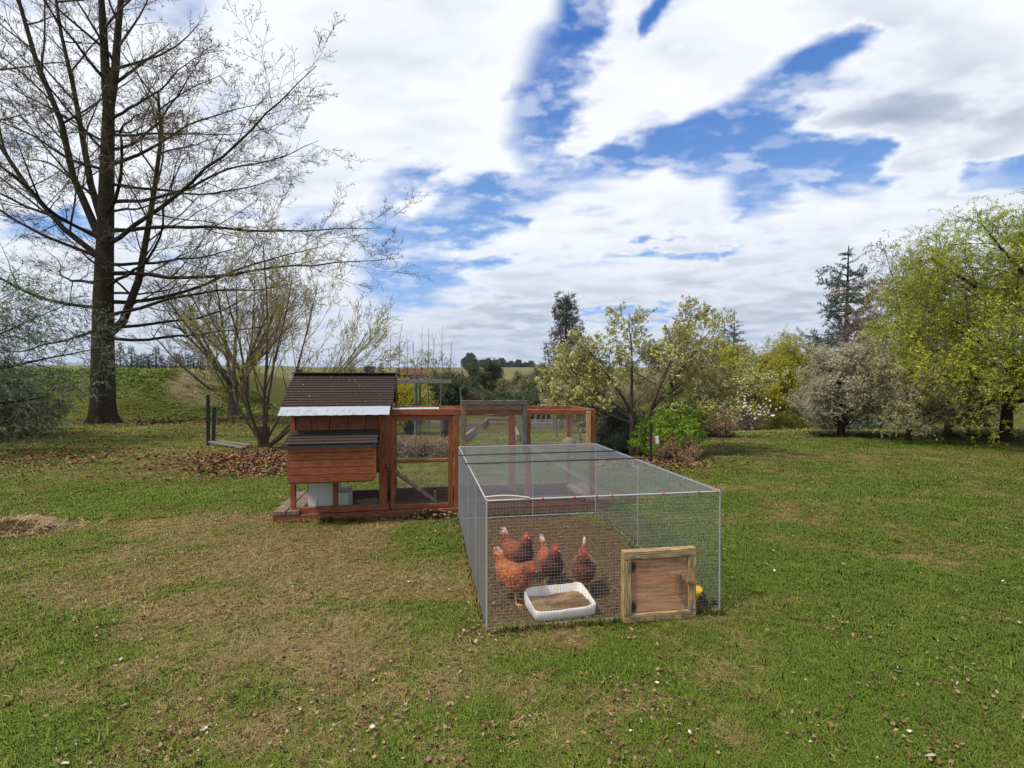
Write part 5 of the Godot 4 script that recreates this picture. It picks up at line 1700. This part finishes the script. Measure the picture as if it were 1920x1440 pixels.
func mid_garden() -> void:
	# timbers of the raised beds: ends, height, thickness
	var ww: Material = mats["weathered_timber"]
	var beds := [
		["pale timber bed edge seen through the run door, running level", -0.232, -0.122, 10.95, 10.95, 0.30, Color(0.34, 0.29, 0.22)],
		["curved silvery log edging seen through the upper run door", -0.222, -0.18, 19.5, 23.0, 0.14, Color(0.40, 0.36, 0.30)],
		["second silvery log of the curved edging, sloping the other way", -0.178, -0.135, 23.0, 21.0, 0.14, Color(0.38, 0.34, 0.28)],
		["long dark-topped bed board beyond the hatch frame", -0.098, -0.058, 18.5, 18.2, 0.24, Color(0.33, 0.28, 0.22)],
		["bed board turning away behind the hatch frame", -0.058, -0.048, 18.2, 22.5, 0.24, Color(0.36, 0.30, 0.23)],
		["whitened bed board end low in the hatch frame opening", -0.094, -0.074, 13.0, 16.2, 0.22, Color(0.44, 0.40, 0.34)],
		["long upper bed board seen through the run window", 0.005, 0.122, 21.5, 20.5, 0.2, Color(0.30, 0.25, 0.19)],
		["lower bed board just in front of the long upper one", 0.012, 0.118, 19.0, 18.6, 0.22, Color(0.34, 0.30, 0.25)],
		["pale upright-facing bed board beside the rear run post", 0.006, 0.012, 17.0, 13.6, 0.2, Color(0.46, 0.40, 0.32)],
		["low timber edging along the run window's bottom", 0.02, 0.11, 12.6, 12.2, 0.10, Color(0.27, 0.21, 0.16)],
		["pale timber edging leading off beside the run's end post", 0.165, 0.195, 16.0, 13.2, 0.16, Color(0.46, 0.40, 0.31)],
		["dark timber edging low beside the run's end post", 0.152, 0.20, 12.3, 12.9, 0.12, Color(0.13, 0.10, 0.075)]]
	for q in beds:
		var a := at(q[1], q[3], q[5] * 0.42)
		var b := at(q[2], q[4], q[5] * 0.42)
		var d := (b - a).normalized()
		var s := d.cross(Vector3.UP).normalized()
		var mb := MB.new()
		mb.box(Transform3D(Basis(d, s.cross(d), s), Vector3.ZERO), Vector3((b - a).length(), q[5], 0.10), 0.012, q[6], Vector2(rf(0, 4), rf(0, 4)))
		var o := commit("bed_timber", mb, ww)
		o.position = (a + b) * 0.5
		tag(o, q[0], "timber edging", "timber edging of the garden beds")
	# stones heaped between the beds
	for i in 14:
		var mb := MB.new()
		var s := rf(0.12, 0.24)
		mb.lathe(Vector3.ZERO, [Vector2(0.001, -0.2), Vector2(0.9, -0.1), Vector2(1.0, 0.15), Vector2(0.8, 0.42), Vector2(0.4, 0.58), Vector2(0.001, 0.6)], 9, tone(Color(0.20, 0.155, 0.12), 0.2))
		for k in mb.v.size():
			mb.v[k] *= 1.0 + 0.25 * fbm_c.get_noise_3dv(mb.v[k] * 30.0 + Vector3(i * 9.0, 0, 0))
		recompute(mb)
		var o := commit("stone", mb, mats["stone"])
		var row := i / 5
		o.transform = Transform3D(Basis(Vector3.UP, rf(0, 6)).scaled(Vector3(s * 1.4, s, s * 1.2)), at(-0.042 + 0.008 * (i % 5) + rf(-0.002, 0.002) + 0.002 * row, 21.2 + 0.25 * row, 0.02 + 0.17 * row))
		tag(o, "brown rough stone in the garden heap, %s row, %s" % [["bottom", "middle", "top"][row], ["at the hatch post end", "second from the hatch post end", "in the middle", "second from the far end", "at the far end"][i % 5]], "stone", "stones heaped between the beds")
	# stakes: side slope, depth, height, girth, tilt
	var stakes := [["grey-green garden stake just left of the hatch frame", -0.098, 17.0, 1.15, 0.022, 0.0], ["slim grey-green garden stake above the hatch frame", -0.056, 17.5, 1.2, 0.024, 0.0], ["grey-green garden stake at the hatch frame's far corner", 0.022, 17.5, 1.2, 0.026, 0.0],
		["thick pale garden stake behind the run window's first half", 0.057, 21.0, 1.35, 0.045, 0.01], ["pale garden stake paired with the thick one, slightly shorter", 0.067, 21.4, 1.3, 0.04, 0.0], ["tall pale garden pole in the run window, upright", 0.081, 17.6, 1.78, 0.036, -0.01], ["tall grey garden pole in the run window, leaning", 0.088, 14.6, 1.62, 0.034, -0.045], ["tall thin pole close behind the leaning one", 0.0865, 18.5, 1.7, 0.03, 0.0],
		["blue-grey metal stake at the run window's end, leaning", 0.136, 13.2, 0.62, 0.022, -0.06], ["tall grey timber post under the crossbeam near the coop roof", -0.188, 14.5, 1.85, 0.05, 0.0], ["dark green metal post beside the crossbeam's grey timber post", -0.18, 14.1, 1.52, 0.03, 0.0], ["thin tall grey post rising above the crossbeam's far end", -0.139, 14.6, 1.86, 0.022, 0.0], ["thin grey post between the crossbeam and the hatch frame", -0.1, 15.6, 1.5, 0.018, 0.0], ["faint thin post right under the crossbeam's middle", -0.164, 15.4, 1.5, 0.024, 0.0]]
	for q in stakes:
		var mb := MB.new()
		var col := Color(0.27, 0.28, 0.22)
		if q[0].contains("blue-grey"): col = Color(0.10, 0.12, 0.15)
		if q[0].contains("dark green"): col = Color(0.06, 0.13, 0.10)
		if q[0].contains("pale"): col = Color(0.33, 0.30, 0.22)
		if q[0].contains("tall grey timber") or q[0].contains("thin"): col = Color(0.24, 0.26, 0.27)
		mb.rod(Vector3(0, -0.1, 0), Vector3(q[5] * q[3] * 2.0, q[3], 0), q[4], 9, tone(col, 0.08), true)
		var o := commit("garden_stake", mb, ww)
		o.position = at(q[1], q[2])
		tag(o, q[0], "garden stake", "stakes in the vegetable garden")
	var beam := MB.new()
	beam.box(Transform3D.IDENTITY, Vector3(1.55, 0.105, 0.05), 0.006, Color(0.34, 0.34, 0.31))
	var bo := commit("crossbeam", beam, ww)
	bo.position = at(-0.171, 14.3) + Vector3(0, 0.0, 0.09)
	bo.position.y = 1.42
	tag(bo, "weathered grey timber crossbeam fixed across the tall garden posts", "beam")
	# wire hoop
	for k in 2:
		var mb := MB.new()
		var pts := PackedVector3Array()
		var rad := PackedFloat32Array()
		for i in 15:
			var a := PI * i / 14.0
			pts.append(Vector3(-0.36 * cos(a), 0.95 * sin(a), 0))
			rad.append(0.010)
		mb.tube(pts, rad, 6, Color(0.42, 0.45, 0.48))
		var o := commit("wire_hoop", mb, mats["galvanised_wire"])
		o.position = at(0.061 + 0.002 * k, 19.5 + 0.8 * k, -0.1)
		tag(o, ["grey wire hoop over a bed behind the run window", "second grey wire hoop just behind the first"][k], "garden hoop", "hoops over the garden bed")
	var st := MB.new()
	st.lathe(Vector3.ZERO, [Vector2(0.10, -0.05), Vector2(0.085, 0.2), Vector2(0.095, 0.42), Vector2(0.07, 0.6), Vector2(0.05, 0.62), Vector2(0.001, 0.6)], 10, Color(0.045, 0.04, 0.037))
	for k in st.v.size():
		st.v[k] += Vector3(fbm_c.get_noise_1d(st.v[k].y * 300.0) * 0.06, 0, 0) * (1.0 + st.v[k].y)
	recompute(st)
	var so := commit("dark_stump", st, mats["bark"])
	so.position = at(-0.129, 12.8)
	tag(so, "dark stump seen through the run door by its far stile", "stump")
	bush("dry_clump", "dry brown grass along the bed behind the run door", "dry grass", at(-0.178, 10.55), 1.5, 0.24, leaf_small, [Color(0.36, 0.28, 0.19), Color(0.29, 0.22, 0.15)], 1.0, 1.2, 30, "", "dry_leaf", -0.8, Color(0.26, 0.2, 0.14), 0.35)
	bush("yellow_shrub", "yellow-green flowering shrub behind the coop roof's edge", "shrub", at(-0.200, 16.0), 1.15, 1.75, leaf_small, [Color(0.48, 0.45, 0.035), Color(0.40, 0.40, 0.04)], 1.3, 2.6, 18)
	# mixed shrubs behind the garden
	var dk := [Color(0.10, 0.13, 0.06), Color(0.075, 0.10, 0.048), Color(0.135, 0.16, 0.08)]
	var gr := [Color(0.24, 0.255, 0.125), Color(0.18, 0.20, 0.10), Color(0.30, 0.305, 0.165)]
	var br := [Color(0.22, 0.17, 0.11), Color(0.17, 0.135, 0.09)]
	crowned_tree("round_tree", "dark rounded evergreen tree alone below the far field", at(-0.052, 48.0), 4.1, 4.4, 0.6, leaf_mid, dk, 2.2, 5.0, 0.2, "", "leaf", 0.1)
	crowned_tree("round_tree", "small grey-green tree beside the dark rounded evergreen", at(0.0, 46.0), 2.2, 2.7, 0.4, leaf_mid, gr, 2.0, 3.6, 0.1, "", "leaf", 0.1)
	crowned_tree("wattle_tree", "broad grey-green tree at the eucalypt's foot", at(0.046, 42.0), 3.9, 3.4, 0.5, leaf_mid, gr, 2.1, 5.0, 0.15, "", "leaf", 0.2)
	# tall eucalypt of separate leaf clouds
	var eu := thing("eucalypt_tree", "tall slender eucalypt with separate dark leaf clumps against the sky", "tree", at(0.106, 41.0))
	var mbs := [MB.new(), MB.new()]
	var tips := []
	mbs[0].tube(PackedVector3Array([Vector3(0, -0.3, 0), Vector3(0.05, 3, 0), Vector3(-0.05, 6, 0), Vector3(0.08, 8.6, 0)]), PackedFloat32Array([0.22, 0.16, 0.10, 0.03]), 9, Color(0.22, 0.17, 0.14))
	mbs[0].tube(PackedVector3Array([Vector3(-0.2, -0.3, 0.2), Vector3(-0.3, 3, 0.2), Vector3(-0.5, 5.4, 0.1)]), PackedFloat32Array([0.16, 0.11, 0.03]), 9, Color(0.22, 0.17, 0.14))
	for i in 44:
		var q := (i + 0.5) / 44.0
		var y := lerpf(2.3, 8.7, q)
		var reach := lerpf(1.75, 0.35, pow(q, 1.4)) * rf(0.55, 1.1)
		var a := i * 2.4
		var e := Vector3(cos(a) * reach, y + rf(0.0, 0.35), sin(a) * reach)
		mbs[1].tube(PackedVector3Array([Vector3(0, y - 0.4, 0), e]), PackedFloat32Array([0.03, 0.012]), 4, Color(0.16, 0.12, 0.10))
		for k in 30:
			var v := rv()
			if v.length() > 1.0: v = v.normalized()
			tips.append([e + v * Vector3(0.46, 0.32, 0.46), v + Vector3(0, 0.2, 0)])
	woody(eu, mbs)
	leaf_out(eu, tips, leaf_mid, mats["leaf"], 2.6, 0.05, [Color(0.075, 0.088, 0.048), Color(0.055, 0.066, 0.038), Color(0.10, 0.115, 0.065)], 2.2, 0.2)
	# brown thicket and hedge right of the eucalypt
	bush("bare_thicket", "bare purplish-brown thicket right behind the eucalypt's foot", "thicket", at(0.135, 34.0), 5.2, 2.9, leaf_bud, [Color(0.16, 0.10, 0.08)], 2.0, 0.4, 34, "", "dry_leaf", -0.3, Color(0.17, 0.12, 0.10))
	bush("bare_thicket", "bare brown thicket farther along behind the fruit tree", "thicket", at(0.22, 36.0), 6.4, 3.0, leaf_bud, [Color(0.16, 0.11, 0.07)], 2.0, 0.4, 34, "", "dry_leaf", -0.3, Color(0.16, 0.12, 0.09))
	bush("hedge_shrub", "dark green shrub below the broad grey-green tree", "shrub", at(0.062, 27.0), 3.4, 1.5, leaf_mid, dk, 1.6, 4.0, 20)
	bush("hedge_shrub", "green shrub behind the fruit tree's trunk", "shrub", at(0.185, 17.0), 2.6, 1.15, leaf_mid, [Color(0.10, 0.11, 0.035), Color(0.14, 0.14, 0.05)], 1.3, 3.4, 18)
	var row := [["grey-green shrub behind the yellow shrub", -0.172, 30.0, 2.2, 2.0, gr], ["olive-green shrub behind the crossbeam's middle", -0.148, 31.0, 2.4, 2.3, gr], ["dark shrub behind the crossbeam's far end", -0.122, 30.0, 2.1, 2.4, dk], ["brownish shrub below the far field beside the crossbeam", -0.10, 32.0, 1.8, 1.7, br],
		["dark green shrub left of the dark rounded evergreen", -0.088, 36.0, 2.2, 1.7, dk], ["dark low shrub in front of the rounded evergreen", -0.06, 34.0, 2.6, 1.5, dk], ["low dark shrub behind the hatch frame's far half", -0.022, 33.0, 2.4, 1.25, dk], ["olive shrub just before the small grey-green tree", 0.002, 36.0, 1.9, 1.4, gr], ["brown-green shrub under the eucalypt", 0.095, 31.0, 2.8, 1.9, br]]
	for q in row:
		bush("garden_shrub", q[0], "shrub", at(q[1], q[2]), q[3], q[4], leaf_mid, q[5], 1.7, 4.2, 16, "shrubs behind the vegetable garden")
	# thin leafy-topped saplings
	for i in 9:
		var r: float = [-0.236, -0.222, -0.205, -0.188, -0.178, -0.165, -0.155, -0.134, -0.122][i]
		var h: float = [4.1, 4.2, 3.6, 3.5, 4.1, 4.15, 3.8, 4.1, 3.6][i]
		var t := thing("sapling", "thin sapling with a leafy tuft behind the garden, %s" % ["nearest the coop roof", "above the dark small conifer", "short, at the red-brown roof", "short, past the red-brown roof", "tall, above the grey post", "tall, mid row", "lean, after the mid row", "tall, near the crossbeam end", "last and lowest of the row"][i], "sapling", at(r, 38.0), 0.0, "saplings behind the garden")
		var mb := [MB.new(), MB.new()]
		var tp := []
		var c := {"seg": [6, 4], "wob": [0.04, 0.1], "up": [0.05, 0.2], "n": [9], "ang": [0.4], "t0": [0.4], "ratio": [0.3], "rr": 0.5, "sides": [5, 3], "taper": 0.3, "col": Color(0.17, 0.14, 0.11), "rmin": 0.008, "thick": 0.015}
		grow(mb, Vector3.ZERO, Vector3(0, 1, 0), h + 1.6, 0.035, 0, c, tp)
		woody(t, mb)
		var low := []
		for k in tp.size():
			if tp[k][0].y < h + 0.25 and tp[k][0].y > h - 1.3: low.append(tp[k])
		leaf_out(t, low, leaf_mid, mats["leaf"], 5.0, 0.18, [Color(0.34, 0.33, 0.09), Color(0.26, 0.26, 0.075)], 2.4, -0.3)

func far_things() -> void:
	var dark := [Color(0.024, 0.040, 0.028), Color(0.035, 0.052, 0.034)]
	var p := conifer("young_conifer", "largest young dark conifer at the coop roof's end", at(-0.222, 52.0), 2.1, 3.9, 11, dark, "young conifers below the far field", 0.1, 0.1)
	copy(p, at(-0.314, 60.0), 1.0, Vector3(1.0, 0.84, 1.0), "young dark conifer above the coop roof's middle, fullest of its row")
	copy(p, at(-0.283, 60.0), 2.0, Vector3(0.5, 0.6, 0.5), "smallest young conifer in front of the dark shed")
	copy(p, at(-0.255, 60.0), 3.0, Vector3(0.8, 0.82, 0.8), "young conifer between the dark shed and coop roof's end")
	copy(p, at(-0.345, 62.0), 4.0, Vector3(0.8, 0.7, 0.8), "young conifer above the coop roof's near end")
	# dark shed and red-roofed barn on the rise
	var sh := thing("dark_shed", "small dark grey shed with sloping roof on the far rise", "shed", at(-0.279, 160.0), 0.5)
	var mb := MB.new()
	mb.box(Transform3D(Basis.IDENTITY, Vector3(0, 1.6, 0)), Vector3(3.0, 3.6, 2.4), 0.03, Color(0.05, 0.055, 0.062))
	commit("wall", mb, mats["dull_plastic"], sh)
	mb = MB.new()
	mb.box(Transform3D(Basis.from_euler(Vector3(0, 0, -0.09)), Vector3(0, 3.52, 0)), Vector3(3.4, 0.12, 2.8), 0.02, Color(0.065, 0.07, 0.08))
	commit("roof", mb, mats["dull_plastic"], sh)
	mb = MB.new()
	mb.box(Transform3D(Basis.IDENTITY, Vector3(0.5, 0.85, 1.22)), Vector3(1.0, 1.9, 0.06), 0.01, Color(0.03, 0.032, 0.036))
	commit("door", mb, mats["dull_plastic"], sh)
	var barn := thing("barn", "low building with red-brown roof half hidden behind the saplings", "barn", at(-0.196, 95.0), 0.15)
	mb = MB.new()
	mb.box(Transform3D(Basis.IDENTITY, Vector3(0, 1.2, 0)), Vector3(5.2, 2.8, 3.6), 0.03, Color(0.24, 0.18, 0.14))
	commit("wall", mb, mats["stone"], barn)
	mb = MB.new()
	for s in [-1.0, 1.0]:
		mb.box(Transform3D(Basis.from_euler(Vector3(0.5 * s, 0, 0)), Vector3(0, 2.97, 1.0 * s)), Vector3(5.6, 0.1, 2.4), 0.02, Color(0.22, 0.075, 0.05))
	commit("roof", mb, mats["stone"], barn)
	for k in 2:
		mb = MB.new()
		mb.box(Transform3D(Basis.IDENTITY, Vector3(-1.2 + 2.4 * k, 1.5, 1.82)), Vector3(0.9, 1.0, 0.06), 0.01, Color(0.04, 0.045, 0.05))
		commit("window", mb, mats["plastic"], barn)
	# scattered bushes along the crest of the far field
	var b := bush("crest_bush", "dark bush standing on the far field's crest, left end of the row", "bush", at(-0.083, 318.0, 0.2), 7.0, 6.5, blob_spray, [Color(0.06, 0.07, 0.04), Color(0.08, 0.085, 0.05)], 6.0, 1.6, 12, "bushes on the far crest")
	var rs := [-0.073, -0.058, -0.046, -0.037, -0.029, -0.021, -0.012, -0.001, 0.013, 0.026, 0.037]
	for i in rs.size():
		copy(b, at(rs[i], 318.0, 0.1), i * 1.3, Vector3(0.75, 0.45 + 0.12 * (i % 3), 0.75) * (0.8 if i > 5 else 0.95), "dark bush on the far field's crest, %s" % ["second from the left end", "third along", "fourth along", "fifth along", "sixth along", "seventh, where the row thins", "eighth, in the gap", "ninth, standing apart", "tenth, standing apart near the eucalypt", "eleventh, almost at the eucalypt", "last, touching the eucalypt's crown"][i])
	# blue hills far off to the left
	var mbm := MB.new()
	var n := 60
	for j in 3:
		for i in n + 1:
			var x := lerpf(-6500.0, 900.0, i / float(n))
			var h := 150.0 + 90.0 * fbm_a.get_noise_1d(x * 0.012) + 40.0 * fbm_b.get_noise_1d(x * 0.02)
			h *= ss(-2700.0, -3700.0, x)
			mbm.vert(Vector3(x, [-20.0, h * 0.75, h][j], -4200.0 - 500.0 * j), Vector3(0, 0.7, 0.7), Vector2.ZERO, Color(0.09, 0.11, 0.10))
	for j in 2:
		for i in n:
			var a := j * (n + 1) + i
			mbm.face(a, a + 1, a + n + 1); mbm.face(a + 1, a + n + 2, a + n + 1)
	recompute(mbm)
	structure(commit("hills", mbm, mats["far_land"]), "distant blue hills on the horizon beyond the bank", "hills")

func fence_bits() -> void:
	var dk := Color(0.035, 0.032, 0.03)
	for q in [["tall black fence post at the leaf litter's edge", -0.594, 11.55, 1.16, 0.033, 0.0], ["shorter black fence post leaning beside the tall one", -0.583, 11.9, 0.86, 0.036, 0.03], ["black metal stake before the bright green shrub", 0.2715, 8.95, 0.72, 0.022, 0.0]]:
		var mb := MB.new()
		mb.box(Transform3D(Basis(Vector3.UP, 0.3) * Basis.from_euler(Vector3(0, 0, -q[5])), Vector3(0, q[3] * 0.5 - 0.05, 0)), Vector3(q[4] * 2.0, q[3] + 0.1, q[4] * 1.6), 0.006, dk)
		var o := commit("fence_post", mb, mats["weathered_timber"])
		o.position = at(q[1], q[2])
		tag(o, q[0], "fence post")
	var mb2 := MB.new()
	for i in 7:
		var y := 0.08 + 0.14 * i
		mb2.rod(Vector3(0, y, 0), Vector3(1.9, y + 0.03, -0.9), 0.002, 3, Color(0.16, 0.16, 0.16))
	for i in 15:
		var q := i / 14.0
		mb2.rod(Vector3(1.9 * q, 0.05, -0.9 * q), Vector3(1.9 * q, 0.98, -0.9 * q), 0.002, 3, Color(0.16, 0.16, 0.16))
	var net := commit("fence_wire", mb2, mats["dark_metal"])
	net.position = at(-0.592, 11.6)
	net.set_meta("kind", "stuff")
	tag(net, "thin sagging wire netting between the black posts and budding tree", "wire netting")
	for q in [["grey plank lying on leaves at the black posts' foot", -0.59, 11.5, -0.525, 10.6], ["second grey plank lying alongside, closer to the budding tree", -0.57, 11.5, -0.512, 10.9]]:
		var a := at(q[1], q[2], 0.10)
		var b := at(q[3], q[4], 0.05)
		var d := (b - a).normalized()
		var s := d.cross(Vector3.UP).normalized()
		var mb := MB.new()
		mb.box(Transform3D(Basis(d, s.cross(d), s), Vector3.ZERO), Vector3((b - a).length(), 0.035, 0.10), 0.005, Color(0.33, 0.31, 0.26))
		var o := commit("loose_plank", mb, mats["weathered_timber"])
		o.position = (a + b) * 0.5
		tag(o, q[0], "plank")
	# small white and orange tag by the black stake
	var tagp := thing("marker_tag", "small white and orange marker hanging beside the black stake", "marker", at(0.281, 9.0, 0.42))
	var mb := MB.new()
	mb.box(Transform3D(Basis.from_euler(Vector3(0, 0.3, 0.1)), Vector3(0.02, 0, 0)), Vector3(0.075, 0.14, 0.02), 0.006, Color(0.72, 0.71, 0.68))
	commit("white_panel", mb, mats["plastic"], tagp)
	mb = MB.new()
	mb.box(Transform3D(Basis.from_euler(Vector3(0, 0.3, 0.1)), Vector3(-0.05, 0.01, 0)), Vector3(0.05, 0.10, 0.02), 0.006, Color(0.55, 0.17, 0.06))
	commit("orange_panel", mb, mats["plastic"], tagp)
	mb = MB.new()
	mb.rod(Vector3(0, -0.46, 0), Vector3(0, 0.06, -0.012), 0.006, 6, Color(0.2, 0.2, 0.2))
	commit("stem", mb, mats["dark_metal"], tagp)
	var pole := MB.new()
	pole.rod(Vector3(0, -0.2, 0), Vector3(0, 4.1, 0), 0.045, 8, Color(0.26, 0.26, 0.26), true)
	var po := commit("garden_pole", pole, mats["dark_metal"])
	po.position = at(0.385, 20.5)
	tag(po, "tall thin grey pole among the magnolia branches", "pole")


# ---------------------------------------------------------------- the whole place
func _ready() -> void:
	rng.seed = 4711
	fbm_a = noise(0.45, 3, 101)
	fbm_b = noise(0.35, 3, 202)
	fbm_c = noise(0.12, 4, 303)
	var cam := Camera3D.new()
	cam.name = "camera"
	cam.position = Vector3(0, 1.5, 0)
	cam.rotation_degrees = Vector3(-0.6, 0, 0)
	cam.fov = 73.74
	cam.near = 0.05
	cam.far = 9000.0
	cam.current = true
	add_child(cam)
	var env := Environment.new()
	env.background_mode = Environment.BG_SKY
	var sky := Sky.new()
	var pano := PanoramaSkyMaterial.new()
	pano.panorama = ImageTexture.create_from_image(make_sky())
	sky.sky_material = pano
	env.sky = sky
	env.background_energy_multiplier = 1.0
	env.tonemap_mode = Environment.TONE_MAPPER_LINEAR
	env.tonemap_exposure = 1.22
	env.fog_enabled = true
	env.fog_density = 0.0002
	env.fog_light_color = Color(0.74, 0.80, 0.90)
	env.sdfgi_enabled = true
	env.ssao_enabled = true
	env.ssil_enabled = true
	var we := WorldEnvironment.new()
	we.name = "environment"
	we.environment = env
	add_child(we)
	var sun := DirectionalLight3D.new()
	sun.name = "sun"
	sun.light_energy = 1.3
	sun.light_color = Color(1.0, 0.96, 0.90)
	sun.light_angular_distance = 7.0
	sun.shadow_enabled = true
	sun.rotation_degrees = Vector3(-58, -60, 0)
	add_child(sun)
	make_materials()
	make_sprays()
	var t0 := Time.get_ticks_msec()
	make_ground()
	far_things()
	big_bare_tree()
	vase_tree()
	left_side_trees()
	plum_tree()
	right_side_trees()
	mid_garden()
	fence_bits()
	print("trees ", Time.get_ticks_msec() - t0)
	make_coop()
	make_cage()
	make_hens()
	print("coop, hens ", Time.get_ticks_msec() - t0)
	make_grass()
	print("grass ", Time.get_ticks_msec() - t0)
